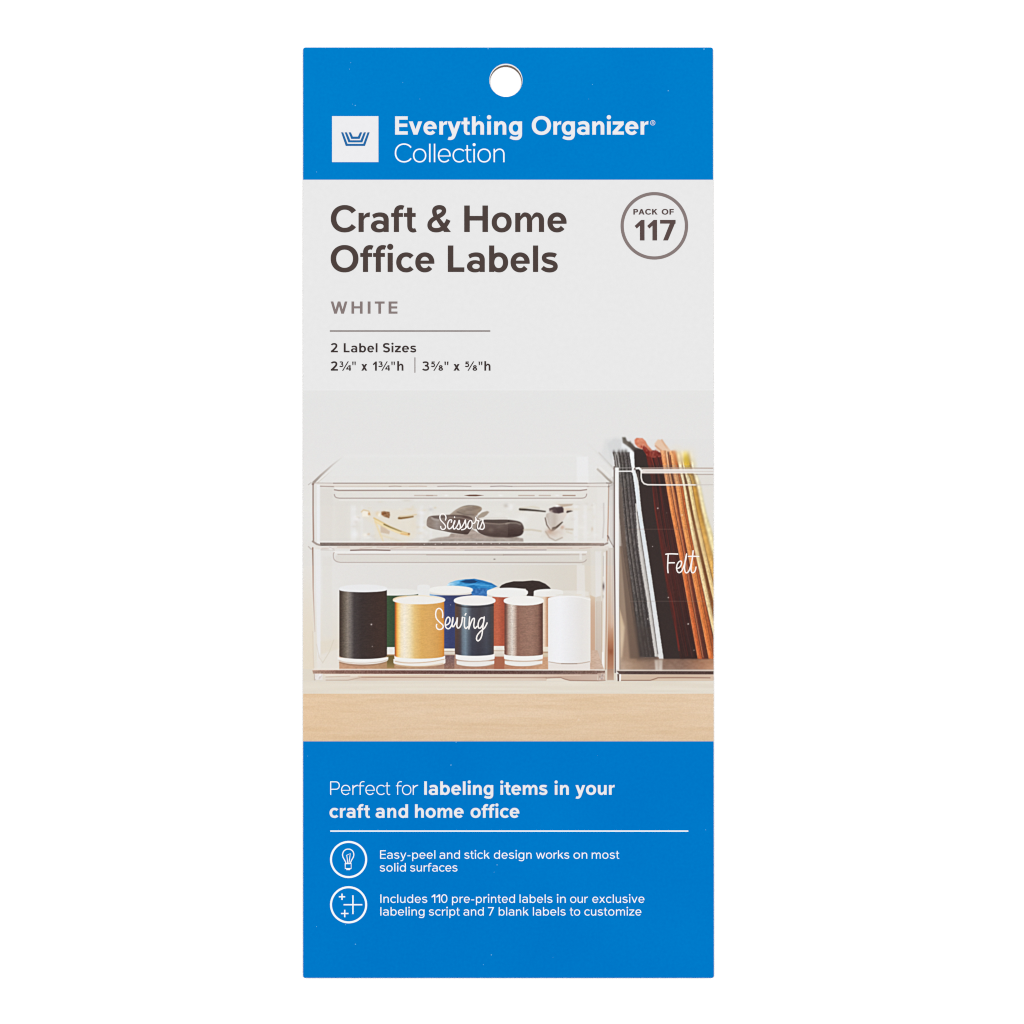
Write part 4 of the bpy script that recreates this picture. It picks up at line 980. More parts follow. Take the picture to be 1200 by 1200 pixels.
    fill([d(575, 130), d(610, 85), d(650, 90), d(700, 150), d(760, 220), d(790, 240), d(740, 260), d(650, 230), d(600, 190)], (236, 194, 160), 2.2, 0.85, og)
    line([d(650, 90), d(680, 140), d(720, 190)], 1.6, (222, 160, 118), 1.6, 0.7); line([d(585, 150), d(640, 195), d(680, 230)], 1.4, (206, 136, 96), 1.4, 0.7)
    fill([d(790, 230), d(850, 210), d(930, 220), d(975, 260), d(1000, 330), d(1000, 380), d(800, 380)], (232, 222, 190), 4, 0.8)
    def sheet(x530, x548, x566, x640, x772, wid, col, pid, seed, blur=0.9, shd=0.30):
        """wid: widths at the same heights"""
        ys = (528, 548, 566, 600, 640, 772)
        x600 = x566 + (x640 - x566) * 0.42
        xs = (x530, x548, x566, x600, x640, x772)
        ws = (wid[0], wid[0], wid[1], wid[1], wid[2], wid[3])
        strip([(y, x, x + w) for y, x, w in zip(ys, xs, ws)], col, blur, pid, seed, 0.14, 1.0, shd)
    # dark ground between the orange sheets
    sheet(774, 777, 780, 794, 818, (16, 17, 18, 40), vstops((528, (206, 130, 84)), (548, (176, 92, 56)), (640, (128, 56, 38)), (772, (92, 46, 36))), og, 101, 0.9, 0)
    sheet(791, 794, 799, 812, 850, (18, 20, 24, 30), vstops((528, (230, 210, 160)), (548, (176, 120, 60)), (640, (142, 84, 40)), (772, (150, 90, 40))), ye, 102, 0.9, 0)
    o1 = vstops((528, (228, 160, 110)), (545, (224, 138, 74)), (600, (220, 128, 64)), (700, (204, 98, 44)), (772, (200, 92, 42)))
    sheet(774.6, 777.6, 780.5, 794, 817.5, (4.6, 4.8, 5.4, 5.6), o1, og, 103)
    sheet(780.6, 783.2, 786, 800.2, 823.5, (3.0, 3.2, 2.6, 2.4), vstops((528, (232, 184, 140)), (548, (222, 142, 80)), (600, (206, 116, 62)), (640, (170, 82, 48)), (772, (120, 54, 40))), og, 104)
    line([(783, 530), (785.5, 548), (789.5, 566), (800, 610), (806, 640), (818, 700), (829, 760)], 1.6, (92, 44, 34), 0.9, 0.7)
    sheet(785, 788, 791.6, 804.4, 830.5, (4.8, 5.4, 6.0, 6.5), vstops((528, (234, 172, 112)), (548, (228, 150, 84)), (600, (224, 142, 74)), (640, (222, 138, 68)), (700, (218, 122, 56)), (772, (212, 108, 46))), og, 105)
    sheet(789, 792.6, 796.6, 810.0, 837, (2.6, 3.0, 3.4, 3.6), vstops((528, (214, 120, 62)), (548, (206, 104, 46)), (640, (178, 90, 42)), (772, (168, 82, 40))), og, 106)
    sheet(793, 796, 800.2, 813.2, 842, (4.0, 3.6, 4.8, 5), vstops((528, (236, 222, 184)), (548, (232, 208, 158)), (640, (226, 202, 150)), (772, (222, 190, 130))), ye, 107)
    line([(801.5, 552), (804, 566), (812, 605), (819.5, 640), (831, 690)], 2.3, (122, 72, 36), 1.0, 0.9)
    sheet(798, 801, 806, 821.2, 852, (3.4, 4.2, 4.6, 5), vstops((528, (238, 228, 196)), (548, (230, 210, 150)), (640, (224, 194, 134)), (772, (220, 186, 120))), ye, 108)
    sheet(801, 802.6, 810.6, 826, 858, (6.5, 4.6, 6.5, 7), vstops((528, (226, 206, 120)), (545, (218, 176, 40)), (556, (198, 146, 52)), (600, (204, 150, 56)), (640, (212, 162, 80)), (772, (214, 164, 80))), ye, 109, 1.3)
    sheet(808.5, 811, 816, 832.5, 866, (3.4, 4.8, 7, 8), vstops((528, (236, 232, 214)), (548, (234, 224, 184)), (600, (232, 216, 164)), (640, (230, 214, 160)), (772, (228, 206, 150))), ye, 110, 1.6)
    # fade of the out-of-focus tops
    for x, y, rx, ry, al in ((799, 527, 9, 4, .75), (808, 528, 6, 6, .7), (786, 526, 6, 4, .5), (793, 524, 6, 4, .7), (814, 532, 5, 8, .5)): blob(x, y, rx, ry, (232, 226, 214), al)
    blob(804, 538, 3, 5, (216, 182, 40), 0.7)
    # ragged tips of the sheets
    for x_, y_, w_, h_, c_ in ((719.6, 530, 1.6, 3.0, (74, 68, 66)), (725.5, 529.5, 2.0, 3.2, (92, 87, 85)), (729.5, 529.4, 1.6, 3.4, (70, 64, 62)), (733.5, 529.2, 2.2, 3.2, (84, 80, 78)), (722.6, 531, 0.9, 3.5, (206, 206, 205)), (727.6, 530, 0.8, 3.0, (170, 168, 166)), (731.6, 530, 0.7, 3, (150, 147, 145))):
        blob(x_, y_, w_, h_, c_, 0.8)
    for x_, y_, c_ in ((732.2, 514, (84, 78, 70)), (738.4, 518.5, (72, 66, 58)), (741, 521.5, (92, 84, 74)), (735, 520, (120, 112, 102)), (752, 523.5, (148, 36, 26)), (757, 526, (168, 60, 44)), (761, 530, (132, 34, 26)), (768.5, 528.5, (150, 44, 34)), (773, 532, (122, 36, 28)), (765, 533, (176, 84, 66)), (770.5, 536, (96, 32, 26)), (759, 536, (96, 26, 20)), (748, 517, (230, 152, 120)), (754, 519, (204, 112, 80)), (776.5, 530, (236, 176, 124)), (784.5, 528, (240, 206, 172)), (788, 530, (206, 122, 70)), (791.5, 531, (226, 160, 108)), (781, 524, (230, 190, 156))):
        blob(x_, y_, 1.5, 2.0, c_, 0.75)
    line([(762, 531), (767, 548)], 1.0, (166, 60, 44), 0.8, 0.6); line([(768.6, 532), (773, 548)], 0.9, (150, 54, 40), 0.8, 0.5)
    line([(785.6, 534), (787.3, 547)], 1.1, (104, 50, 34), 0.8, 0.8); line([(781, 530), (783, 547)], 1.0, (246, 216, 178), 0.8, 0.6); line([(792, 533), (794.5, 547)], 1.4, (190, 96, 46), 0.8, 0.6)
    soften(700, 505, 742, 529, 0.6, 4, 3); soften(744, 505, 840, 528, 0.4, 3, 6); soften(792, 505, 840, 538, 1.3, 6, 8); soften(816, 505, 840, 640, 0.9, 6, 30)
    soften(726, 735, 752, 786, 0.9, 5, 20); soften(745, 772.5, 840, 786, 0.7, 6, 1.5)
    # folded edges: light on the left of a sheet, a dark gap on its right
    for x548, x566, x640, x772, w_, lc, dc in ((777.9, 780.9, 794.4, 818, 4.9, (236, 164, 104), (112, 50, 34)), (783.5, 786.3, 800.4, 823.8, 2.6, (228, 160, 104), (96, 46, 34)), (788.3, 791.9, 804.8, 831, 5.6, (240, 178, 118), (140, 62, 34)),
                                               (796.3, 800.5, 813.6, 842, 4.2, (240, 222, 180), (150, 96, 52)), (801.4, 806.4, 821.6, 852, 4.2, (240, 220, 172), (168, 116, 56))):
        L_ = [(x548, 550), (x566, 566), (x566 + (x640 - x566) * 0.42, 600), (x640, 640), (x640 + (x772 - x640) * 0.48, 704), (x772, 770)]
        line([(a, y) for a, y in L_], 0.9, lc, 0.8, 0.55); line([(a + w_ * 0.55, y) for a, y in L_], 0.7, dc, 0.9, 0.22); line([(a + w_, y) for a, y in L_], 0.9, dc, 0.8, 0.55)
    for f_ in (0.12, 0.30, 0.46, 0.62, 0.80):
        line([(760 + 17.5 * f_, 548), (767.5 + 19 * f_, 600), (773.5 + 21.5 * f_, 640), (783 + 23 * f_, 700), (791 + 22 * f_, 740), (797 + 23 * f_, 770)], 0.9, (104, 48, 42) if f_ in (0.30, 0.62) else (44, 28, 27), 0.9, 0.45)
    # the ink of the felt is a little muted
    sl = box(744, 515, 838, 773, 0); fx, fy = coords(sl)
    m_ = np.clip((fx - (758 + (fy - 530) * 0.16)) / 6, 0, 1)[..., None]
    lum = IMG[sl].mean(-1, keepdims=True); mut = (IMG[sl] * 0.87 + lum * 0.13); mut = 255 * (mut / 255) ** 1.06
    IMG[sl] = IMG[sl] * (1 - m_) + mut * m_
    # ---------------- the clear bin over the felt
    wl = (242, 240, 238)
    fill([(753, 549.6), (838, 549.6), (838, 554.8), (751, 554.8)], stops((751, (236, 226, 220)), (800, (238, 230, 224)), (820, (230, 228, 225)), (838, (229, 227, 224))), 0.9, 0.95, rb)
    line([(748, 548.6), (775, 548.4), (838, 548.7)], 1.2, (190, 164, 152), 0.8, 0.9)
    line([(757, 552.4), (838, 552.6)], 0.9, (214, 200, 192), 0.8, 0.8)
    line([(817, 556), (838, 556)], 1.2, (186, 168, 160), 0.8, 0.9)
    line([(755, 556), (817, 556)], 0.9, (120, 84, 72), 0.8, 0.35)
    line([(751.4, 550), (751.6, 560), (752.6, 564), (755, 566.8), (759, 568), (775, 568.2), (815, 568.2)], 1.6, (244, 234, 226), 0.8, 0.97)
    line([(815, 568.2), (838, 568)], 1.0, (206, 196, 190), 0.9, 0.85)
    line([(745, 549), (749, 548.6), (752, 551.5)], 2.4, wl, 0.9, 0.95); blob(744, 549.4, 1.4, 1.6, (60, 22, 20), 0.9)
    line([(722, 548.4), (741, 548.2)], 0.9, (160, 152, 150), 0.8, 0.8); line([(722, 552.3), (741, 552.2)], 1.5, wl, 0.9, 0.95)
    line([(741, 553), (741.8, 549.5), (743, 547.5)], 1.8, wl, 0.9, 0.95)
    line([(747.5, 553), (748.2, 558), (749.2, 563)], 1.0, (140, 126, 120), 0.9, 0.6)
    # left edge
    fill([(721.2, 548), (725.3, 548), (725.3, 600), (725.6, 786), (721.6, 786)], vstops((548, (240, 240, 241)), (640, (236, 235, 234)), (700, (238, 236, 234)), (786, (236, 232, 228))), 0.8, 0.97, rb)
    line([(720.0, 547), (719.9, 640), (720.6, 700), (721, 788)], 1.5, (116, 92, 88), 0.8, 0.95)
    line([(725.8, 560), (725.9, 700), (727, 786)], 0.9, (150, 138, 132), 0.9, 0.6)
    line([(718.3, 560), (718.1, 640), (718.4, 720)], 1.0, (190, 180, 176), 0.9, 0.6)
    blob(720.2, 549.3, 1.6, 1.3, (112, 84, 76), 0.8); blob(722, 549.5, 2.0, 1.8, (248, 248, 248), 0.9)
    # sticker outline
    line([(736, 620.2), (824, 620.2)], 0.9, (150, 120, 106), 0.9, 0.28); line([(738, 704.6), (836, 704.6)], 0.9, (150, 130, 120), 0.9, 0.22)
    # floor edge and foot
    fill([(722, 784.7), (838, 784.7), (838, 786.4), (722, 786.4)], (222, 204, 190), 0.8, 0.7)
    fill([(722.5, 786.4), (838, 786.6), (838, 790.4), (726, 790.2)], lambda xx, yy: stops((722, (100, 68, 60)), (740, (84, 56, 52)), (790, (80, 50, 46)), (838, (86, 54, 46)))(xx, yy) + (vnoise(xx, yy, 1.2, 0.8, 112) - 0.5)[..., None] * 20, 0.8, 0.97)
    fill([(723, 790.4), (838, 790.4), (838, 797.8), (724, 797.8)], stops((724, (218, 188, 160)), (760, (216, 182, 152)), (800, (214, 178, 148)), (838, (220, 186, 158))), 0.9, 0.95, rb)
    line([(728, 797.3), (762, 797.3), (766, 796), (771, 794.2), (800, 794), (832, 794.4)], 1.0, (158, 104, 82), 0.8, 0.9)
    fill([(772, 795.2), (832, 795.2), (838, 797.6), (766, 797.8)], (226, 198, 170), 0.9, 0.8)
    line([(724.4, 790.5), (724.6, 797.4)], 1.8, (92, 62, 56), 0.8, 0.9); line([(726.8, 790.8), (726.6, 797.2)], 1.8, (250, 248, 246), 0.8, 0.95)

def paint_specks():
    for x, y, r, al in ((771, 595.6, 1.1, .9), (764.8, 640.4, .8, .7), (783.2, 700.2, 1.0, .8), (759.2, 702.3, .9, .7), (759.2, 725.3, .9, .8), (806.5, 731.2, 1.1, .95), (435.2, 731.8, 1.2, .9), (436.3, 757.5, .9, .5), (813.3, 762, 1.0, .5), (799.5, 603.5, 1.3, .5), (528, 708.8, .8, .5), (781.5, 601, .7, .3), (678, 843.5, 1.3, .4)):
        blob(x, y, r, r, (244, 234, 228), al)
#PAINT_END

# ------------------------------------------------------------------ build: the surface and the pack
def edge_right(y): return 835.5 + 1.1 * (y - 55.6) / 1090.0
LEFT, TOP, BOT = 355.2, 55.6, 1146.0
Y_HEAD, Y_INFO, Y_PHOTO = 210.6, PY0, PY1

table = mesh_obj('tabletop', [(-1.2, -1.2, 0), (1.2, -1.2, 0), (1.2, 1.2, 0), (-1.2, 1.2, 0), (-1.2, -1.2, -0.03), (1.2, -1.2, -0.03), (1.2, 1.2, -0.03), (-1.2, 1.2, -0.03)],
                 [(0, 1, 2, 3), (7, 6, 5, 4), (0, 4, 5, 1), (1, 5, 6, 2), (2, 6, 7, 3), (3, 7, 4, 0)], M['table'])
table['kind'] = 'structure'
table['label'] = 'plain bright white surface the pack lies on'

pack = empty('label_pack', (0, 0, 0))
pack['label'] = 'tall blue and white hang pack of craft and home office labels lying flat'
pack['category'] = 'label pack'

def corner(cx, cy, r, a0, n=5):
    return [(cx + r * math.cos(math.radians(a0 + 90 * i / n)), cy + r * math.sin(math.radians(a0 + 90 * i / n))) for i in range(n + 1)]
def sheet_outline(l, t, rt, rb_, b, r):
    """outline in sheet units (y down), rounded corners"""
    return corner(rt - r, t + r, r, -90) + corner(rb_ - r, b - r, r, 0) + corner(l + r, b - r, r, 90) + corner(l + r, t + r, r, 180)
def holed(outline, hole, z):
    """flat face with one round hole"""
    vs, fs = [], []
    o = [(X(a) * 1000, Y(b_) * 1000) for a, b_ in outline]
    if area(o) < 0: o.reverse()
    ed = []
    vs = [Vector(p) for p in o]; ed += [(i, (i + 1) % len(o)) for i in range(len(o))]
    hp = [(X(a) * 1000, Y(b_) * 1000) for a, b_ in hole]
    i0 = len(vs); vs += [Vector(p) for p in hp]; ed += [(i0 + i, i0 + (i + 1) % len(hp)) for i in range(len(hp))]
    ov, oe, of, _, _, _ = delaunay_2d_cdt(vs, ed, [], 1, 1e-5)
    hx = sum(p[0] for p in hp) / len(hp); hy = sum(p[1] for p in hp) / len(hp)
    hr = math.hypot(hp[0][0] - hx, hp[0][1] - hy)
    keep = []
    for f in of:
        cx = sum(ov[i][0] for i in f) / len(f); cy = sum(ov[i][1] for i in f) / len(f)
        if math.hypot(cx - hx, cy - hy) > hr * 0.995: keep.append(list(f))
    return [(v[0] / 1000, v[1] / 1000, z) for v in ov], keep
def slab(outline, hole, z0, z1):
    v1, f1 = holed(outline, hole, z1)
    v0, f0 = holed(outline, hole, z0)
    verts = v1 + v0; n1 = len(v1)
    faces = f1 + [[i + n1 for i in reversed(f)] for f in f0]
    from collections import Counter
    cnt = Counter()
    for f in f1:
        for a, b_ in zip(f, f[1:] + f[:1]): cnt[(a, b_)] += 1
    for (a, b_) in list(cnt):
        if (b_, a) not in cnt: faces.append([b_, a, a + n1, b_ + n1])
    return verts, faces

outline = sheet_outline(LEFT, TOP, edge_right(TOP), edge_right(BOT), BOT, 2.6)
inner = sheet_outline(LEFT + 0.5, TOP + 0.5, edge_right(TOP) - 0.5, edge_right(BOT) - 0.5, BOT - 0.5, 2.4)
v, f = slab(inner, disc(592.5, 96.5, 18.7, 72), Z_BACK0, Z_BACK1)
mesh_obj('backing_board', v, f, M['kraft'], pack, 'brown board behind the printed card, seen at the rim of the hang hole')
v, f = slab(outline, disc(592.8, 95.2, 19.0, 72), Z_BACK1, Z_CARD1)
mesh_obj('front_card', v, f, M['card'], pack)

# printed panels ----------------------------------------------------
def panel(name, y0, y1, mat, label, hole=None, specks=(), round_top=False, round_bot=False):
    r = 2.6
    o = []
    if round_top: o += corner(edge_right(y0) - r, y0 + r, r, -90)
    else: o += [(edge_right(y0), y0)]
    if round_bot: o += corner(edge_right(y1) - r, y1 - r, r, 0) + corner(LEFT + r, y1 - r, r, 90)
    else: o += [(edge_right(y1), y1), (LEFT, y1)]
    if round_top: o += corner(LEFT + r, y0 + r, r, 180)
    else: o += [(LEFT, y0)]
    if hole: v, f = holed(o, hole, Z_PANEL)
    else: v, f = union_mesh([o], Z_PANEL)
    mi = [0] * len(f)
    for (x, y, rad) in specks:
        i0 = len(v)
        d = disc(x, y, rad, 7)
        v += [(X(a), Y(b_), Z_INK - 0.00001) for a, b_ in d]; f.append([i0 + k for k in reversed(range(7))]); mi.append(1)
    return mesh_obj(name, v, f, [mat, M['speck']], pack, label, mi)

head = panel('header_panel', TOP, Y_HEAD, M['blue'], 'bright blue band across the top, around the hang hole', disc(592.9, 94.1, 19.5, 96),
             [(411, 73.5, .45), (409.5, 81, .5), (416.3, 123.6, .7), (413, 122, .4), (492, 116, .4), (694.3, 99, .5), (783.1, 106.3, .75), (472, 96.5, .4), (825, 57.5, .9), (371, 201.5, .5), (572, 57, .7), (562, 135.5, .6), (690, 116, .35)], round_top=True)
info = panel('information_panel', Y_HEAD, Y_INFO, M['paper'], 'white panel with the title and label sizes')
foot = panel('footer_panel', Y_PHOTO, BOT, M['blue_low'], 'bright blue panel across the bottom with product notes', None,
             [(528.5, 896.5, .8), (582.5, 1013.5, .7), (579, 1022, .4), (416.5, 1106.5, .7), (575.8, 1119, .75), (566.5, 1130.5, .45), (371, 1085.8, .5), (360.5, 886, .4), (534.5, 869.6, .7), (827, 972.5, .5), (405, 1083.5, .5), (648, 1122, .3), (700, 885, .3)], round_bot=True)

# a faint score line pressed across the header: a shallow ridge in the print
v, f = union_mesh([[(LEFT + 4, 97.0), (573, 97.2), (573, 97.9), (LEFT + 4, 97.7)], [(613, 97.2), (edge_right(97) - 2, 97.0), (edge_right(97) - 2, 97.7), (613, 97.9)]], Z_INK - 0.000015)
M['score'] = ink('worn_blue_score', (0, 131, 207), 0.05, 3000, spec=0.0)
mesh_obj('score_line', v, f, M['score'], head, 'faint lighter score line pressed across the header')

def letters(parent, polys, mat, label, name='lettering', z=Z_INK):
    v, f = union_mesh(polys, z)
    return mesh_obj(name, v, f, mat, parent, label)

# header
sq = [(389.1, 136.1), (443.5, 136.1), (443.5, 190.0), (389.1, 190.0)]
letters(head, [sq], M['white'], 'white square beside the header words', 'logo_square')
q = lambda pts: [(380 + a / 17.14, 130 + b_ / 17.14) for a, b_ in pts]
emb = []
for po, pi in (([(338, 430), (432, 703), (818, 703), (912, 430)], [(870, 430), (783, 662), (468, 662), (380, 430)]),
               ([(411, 430), (485, 632), (765, 632), (838, 430)], [(795, 430), (728, 590), (522, 590), (454, 430)]),
               ([(490, 430), (542, 562), (710, 562), (762, 430)], [(716, 430), (678, 516), (574, 516), (535, 430)])):
    a, b_, c_, d_ = q(po); e, f_, g, h_ = q(pi)
    emb += [[a, b_, g, h_], [b_, c_, f_, g], [c_, d_, e, f_]]
letters(head, emb, M['emblem'], 'blue emblem of three nested open trapezoids', 'emblem', Z_INK2)
pl = words([('Everything', 463.0, 611.8), ('Organizer', 623.2, 759.9)], 157.8, 21.5, 142, 122)
letters(head, pl, M['white'], 'bold white words in the header')
reg = ring(764.9, 143.9, 3.0, 0.55, 40) + word('P', 763.9, 766.0, 145.5, 3.2, 120, 100) + [[(764.8, 144.2), (765.4, 144.2), (766.3, 145.5), (765.6, 145.5)]]
letters(head, reg, M['white'], 'tiny registered mark', 'registered_mark')
letters(head, words([('Collection', 462.6, 591.3)], 190.1, 21.7, 56, 50), M['white_thin'], 'thin white word in the header')

# information panel
letters(info, words([('Craft', 387.7, 487.4), ('&', 500.6, 528.4), ('Home', 544.0, 664.0)], 271.9, 31.1, 137, 116) +
        words([('Office', 387.5, 509.1), ('Labels', 524.8, 654.0)], 318.75, 31.1, 137, 116), M['brown'], 'large dark brown title in two lines', 'title_lettering')
pl = []
for c_, a, b_ in (('W', 387.6, 407.1), ('H', 411.9, 424.9), ('I', 430.9, 434.2), ('T', 439.2, 450.7), ('E', 455.4, 465.8)): pl += word(c_, a, b_, 367.6, 14.3, 140 if c_ != 'I' else 140, 116)
letters(info, pl, M['grey'], 'spaced grey capitals below the title')
letters(info, [[(386.5, 387.1), (574.6, 387.1), (574.6, 388.7), (386.5, 388.7)]], M['rule_grey'], 'thin grey rule below the grey capitals', 'divider_line')
letters(info, words([('2', 387.7, 396.0), ('Label', 402.8, 442.4), ('Sizes', 448.7, 487.9)], 412.9, 10.7, 136, 115), M['text_brown'], 'small dark brown line above the dimensions')
pl = words([('2', 387.7, 396.0), ('x', 423.4, 430.4), ('1', 436.8, 441.6)], 434.4, 10.8, 138, 117) + word('h', 465.5, 472.8, 434.4, 11.2, 136, 115)
pl += word('"', 412.7, 417.0, 434.7, 11.0, 140, 110) + word('"', 458.5, 462.9, 434.7, 11.0, 140, 110)
def frac(n_, d_, xn, xs, xd):
    return word(n_, xn[0], xn[1], 430.1, 6.5, 165, 138) + word('/', xs[0], xs[1], 434.5, 11.0, 140, 90) + word(d_, xd[0], xd[1], 434.4, 6.4, 165, 138)
pl += frac('3', '4', (397.8, 402.5), (400.8, 408.8), (405.6, 411.4)) + frac('3', '4', (443.4, 448.6), (446.8, 454.4), (451.4, 456.9))
pl += words([('3', 494.8, 503.1), ('x', 531.4, 538.8)], 434.4, 10.8, 138, 117) + word('h', 567.6, 574.8, 434.4, 11.2, 136, 115)
pl += word('"', 520.8, 525.6, 434.7, 11.0, 140, 110) + word('"', 560.8, 565.4, 434.7, 11.0, 140, 110)
pl += frac('5', '8', (505.2, 509.8), (507.8, 515.8), (513.8, 519.2)) + frac('5', '8', (545.0, 549.8), (547.8, 555.8), (553.8, 559.2))
letters(info, pl, M['text_brown'], 'small dark brown dimensions with fractions')
letters(info, [[(485.7, 418.8), (486.8, 418.8), (486.8, 436.8), (485.7, 436.8)]], M['rule_grey'], 'short upright rule between the two sizes', 'separator_line')
letters(info, ring(766.8, 264.65, 39.6, 3.8), M['grey'], 'grey ring around the pack count', 'badge_ring')
pl = word('PACK', 742.2, 770.6, 251.5, 6.6, 158, 132) + word('OF', 775.4, 789.6, 251.5, 6.6, 158, 132)
pl += word('1', 743.7, 755.3, 281.8, 24.1, 146, 124) + word('1', 758.4, 770.0, 281.8, 24.1, 146, 124) + word('7', 773.5, 791.7, 281.8, 24.1, 140, 120)
letters(info, pl, M['badge_brown'], 'dark brown count inside the grey ring', 'badge_lettering')

# footer
letters(foot, words([('Perfect', 386.9, 457.2), ('for', 464.0, 490.0)], 931.4, 15.8, 55, 49), M['white_thin'], 'thin white words opening the footer')
letters(foot, words([('labeling', 497.1, 578.1), ('items', 586.4, 641.7), ('in', 650.1, 666.6), ('your', 674.3, 720.4)], 931.4, 15.8, 142, 122) +
        words([('craft', 386.1, 433.4), ('and', 440.1, 478.2), ('home', 486.3, 543.4), ('office', 551.4, 608.7)], 958.3, 15.8, 142, 122), M['white'], 'bold white words in the footer')
letters(foot, [[(387.0, 973.1), (806.6, 973.1), (806.6, 974.7), (387.0, 974.7)]], M['white_thin'], 'thin white rule across the footer', 'divider_line')
ws, hs = 88, 78
letters(foot, words([('Easy-peel', 445.4, 510.2), ('and', 515.0, 539.0), ('stick', 544.0, 573.9), ('design', 578.8, 623.0), ('works', 628.1, 667.2), ('on', 672.0, 688.2), ('most', 693.4, 725.6)], 1006.3, 9.9, ws, hs) +
        words([('solid', 445.0, 475.6), ('surfaces', 480.5, 536.2)], 1021.3, 9.9, ws, hs), M['white_thin'], 'small white note beside the bulb icon')
letters(foot, words([('Includes', 445.7, 500.8), ('110', 505.4, 524.3), ('pre-printed', 529.7, 603.5), ('labels', 608.8, 647.5), ('in', 652.8, 663.0), ('our', 668.1, 689.0), ('exclusive', 694.1, 755.2)], 1058.0, 9.9, ws, hs) +
        words([('labeling', 445.7, 497.5), ('script', 502.5, 538.6), ('and', 543.1, 566.9), ('7', 571.8, 578.9), ('blank', 584.4, 619.6), ('labels', 624.5, 662.9), ('to', 667.7, 679.9), ('customize', 684.8, 751.6)], 1072.9, 9.9, ws, hs), M['white_thin'], 'small white note beside the plus sign icon')
i_ = lambda pts: [(380 + a / 10.91, 980 + b_ / 10.91) for a, b_ in pts]
pl = ring(408.5, 1007.2, 21.8, 2.4)
bulb = [(278, 345), (262, 308), (240, 268), (234, 232), (248, 192), (280, 168), (306, 164), (334, 168), (365, 192), (378, 232), (370, 268), (348, 308), (334, 345)]
pl += pen(i_(bulb), 1.25)
pl += pen(i_([(268, 350), (344, 350), (344, 412), (268, 412), (268, 350)]), 1.2, False) + pen(i_([(288, 424), (325, 424)]), 1.5, False)
pl += pen(i_([(297, 345), (296, 300), (287, 243), (332, 220), (324, 290), (314, 345)]), 1.05, False)
letters(foot, pl, M['white_thin'], 'round white icon of a light bulb', 'bulb_icon')
pl = ring(408.5, 1060.3, 21.8, 2.4)
def cross(cx, cy, hx, hy, t): return [R(cx - hx, cy - t / 2, cx + hx, cy + t / 2), R(cx - t / 2, cy - hy, cx + t / 2, cy + hy)]
pl += cross(413.6, 1060.2, 11.0, 11.0, 1.6) + cross(400.8, 1050.9, 3.7, 3.7, 1.55) + cross(404.0, 1070.5, 4.4, 4.4, 1.55)
letters(foot, pl, M['white_thin'], 'round white icon of three plus signs', 'plus_icon')

# the photograph ------------------------------------------------------
paint()
ALB = (lin(IMG) / GAIN).astype(np.float32)
WX = np.zeros((GH, GW), np.float32); WY = np.zeros((GH, GW), np.float32)
for j in range(GH):
    r_ = edge_right(float(gy[j]))
    WX[j] = (LEFT + (r_ - LEFT) * np.arange(GW) / (GW - 1) - 600.0) * S
    WY[j] = (600.0 - gy[j]) * S
CELL = IDS[:-1, :-1]
def print_piece(name, pid, parent, label):
    jj, ii = np.nonzero(CELL == pid)
    if len(jj) == 0: return None
    corners = np.stack([(jj + 1) * GW + ii, (jj + 1) * GW + ii + 1, jj * GW + ii + 1, jj * GW + ii], 1)
    used, inv = np.unique(corners.ravel(), return_inverse=True)
    me = bpy.data.meshes.new(name)
    nv, nf = len(used), len(jj)
    me.vertices.add(nv); me.loops.add(nf * 4); me.polygons.add(nf)
    co = np.stack([WX.ravel()[used], WY.ravel()[used], np.full(nv, Z_PANEL, np.float32)], 1)
    me.vertices.foreach_set('co', co.ravel())
    me.loops.foreach_set('vertex_index', inv.astype(np.int32).ravel())
    me.polygons.foreach_set('loop_start', np.arange(0, nf * 4, 4, dtype=np.int32))
    me.update(calc_edges=True)
    ca = me.color_attributes.new('print', 'FLOAT_COLOR', 'POINT')
    rgba = np.ones((nv, 4), np.float32); rgba[:, :3] = ALB.reshape(-1, 3)[used]
    ca.data.foreach_set('color', rgba.ravel())
    me.materials.append(M['print'])
    me.validate()
    o = bpy.data.objects.new(name, me); sc.collection.objects.link(o); o.parent = parent
    if label: o['label'] = label
    return o
photo = print_piece('printed_photo', 0, pack, 'printed photo of clear bins with spools, scissors and felt on a shelf')
for pid in range(1, len(NAMES)):
    print_piece(NAMES[pid], pid, photo, LABELS[pid])

# script words printed on the bins -----------------------------------
def pens(o, k, strokes, w):
    out = []
    for s in strokes: out += pen([(o[0] + a / k, o[1] + b_ / k) for a, b_ in s], w)
    return out
sc_s = [
    [(330, 290), (340, 250), (325, 205), (290, 180), (250, 190), (232, 235), (245, 290), (290, 340), (325, 385), (332, 420), (310, 450), (275, 455), (250, 430), (247, 405)],
    [(432, 330), (440, 300), (425, 285), (395, 300), (372, 350), (370, 410), (390, 445), (425, 435), (460, 395), (490, 335), (495, 300), (478, 345), (466, 410), (478, 448), (510, 430), (550, 365), (572, 295), (578, 340), (592, 390), (585, 440), (555, 455), (535, 440)],
    [(585, 440), (620, 410), (660, 340), (680, 290), (684, 340), (692, 390), (682, 435), (650, 455), (615, 462)],
    [(692, 425), (720, 400), (728, 420)],
    [(790, 305), (760, 300), (735, 335), (722, 385), (732, 430), (760, 440), (790, 410), (800, 355), (790, 305)],
    [(790, 305), (800, 340), (830, 350), (855, 320), (862, 280), (860, 245)],
    [(862, 258), (885, 300), (915, 305), (905, 350), (893, 405), (905, 445), (930, 440), (955, 385), (982, 315), (988, 275), (990, 325), (1010, 375), (1010, 425), (980, 455), (945, 448)],
    [(490, 238), (492, 246)]]
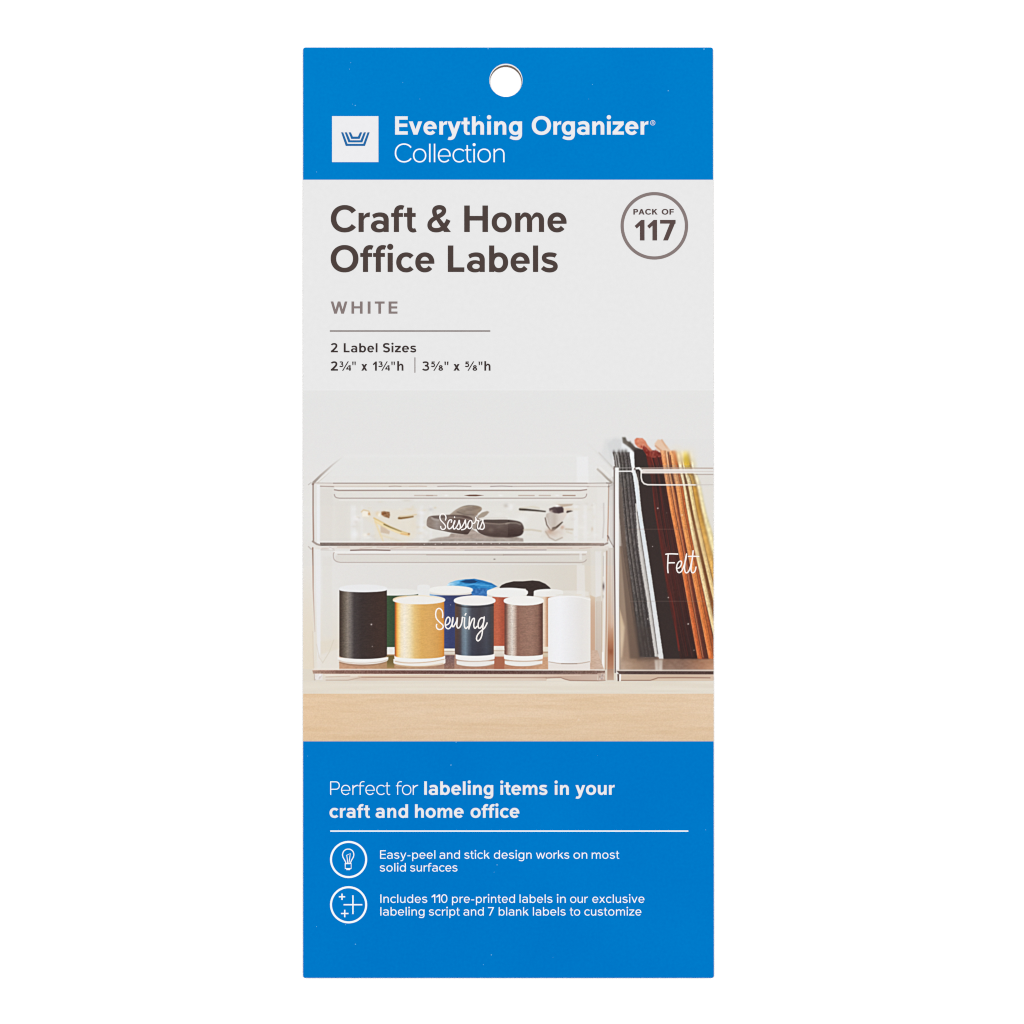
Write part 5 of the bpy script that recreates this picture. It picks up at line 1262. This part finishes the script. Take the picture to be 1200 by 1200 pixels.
letters(photo, pens((500, 590), 15.0, sc_s, 1.45), M['script'], 'white script word on the upper bin', 'script_lettering')
sw = [
    [(280, 355), (283, 300), (270, 235), (225, 195), (178, 215), (158, 285), (170, 365), (220, 430), (278, 480), (290, 520), (265, 555), (215, 565), (180, 540), (170, 495), (178, 475)],
    [(335, 490), (380, 470), (405, 430), (408, 375), (380, 348), (350, 375), (330, 440), (330, 505), (355, 545), (395, 548), (430, 505), (458, 430), (462, 355)],
    [(462, 360), (450, 430), (450, 500), (470, 515), (500, 470), (530, 410), (540, 355), (535, 430), (530, 500), (550, 540), (585, 520), (615, 450), (628, 350)],
    [(628, 350), (640, 355)],
    [(668, 358), (664, 430), (664, 510), (690, 548), (720, 520)],
    [(755, 345), (748, 430), (742, 555)],
    [(745, 540), (775, 450), (805, 385), (835, 370), (838, 420), (828, 500), (850, 545), (885, 510)],
    [(1005, 365), (965, 360), (925, 400), (905, 470), (910, 530), (940, 540), (980, 490), (1005, 420), (1012, 345)],
    [(1012, 345), (1000, 440), (985, 540), (975, 640), (950, 720), (905, 765), (876, 735), (890, 670), (940, 605), (1010, 545), (1045, 490), (1062, 450)],
    [(690, 285), (676, 312)]]
letters(photo, pens((500, 700), 15.0, sw, 1.6), M['script'], 'white script word on the lower bin', 'script_lettering')
ft = [
    [(205, 190), (260, 182), (360, 180), (485, 186)],
    [(262, 185), (256, 280), (250, 400), (248, 520), (258, 622)],
    [(258, 395), (320, 390), (405, 390)],
    [(462, 525), (520, 505), (565, 440), (575, 375), (550, 350), (505, 375), (465, 450), (460, 540), (490, 610), (540, 615), (590, 560), (640, 430), (678, 290), (692, 185)],
    [(692, 185), (665, 300), (650, 430), (645, 540), (665, 615), (710, 620), (755, 560), (795, 430), (830, 270), (845, 110)],
    [(845, 110), (825, 270), (808, 420), (795, 540), (815, 615), (860, 618), (895, 570), (912, 490)],
    [(735, 240), (850, 238), (975, 242)]]
letters(photo, pens((770, 640), 20.0, ft, 1.55), M['script'], 'white script word on the felt bin', 'script_lettering')
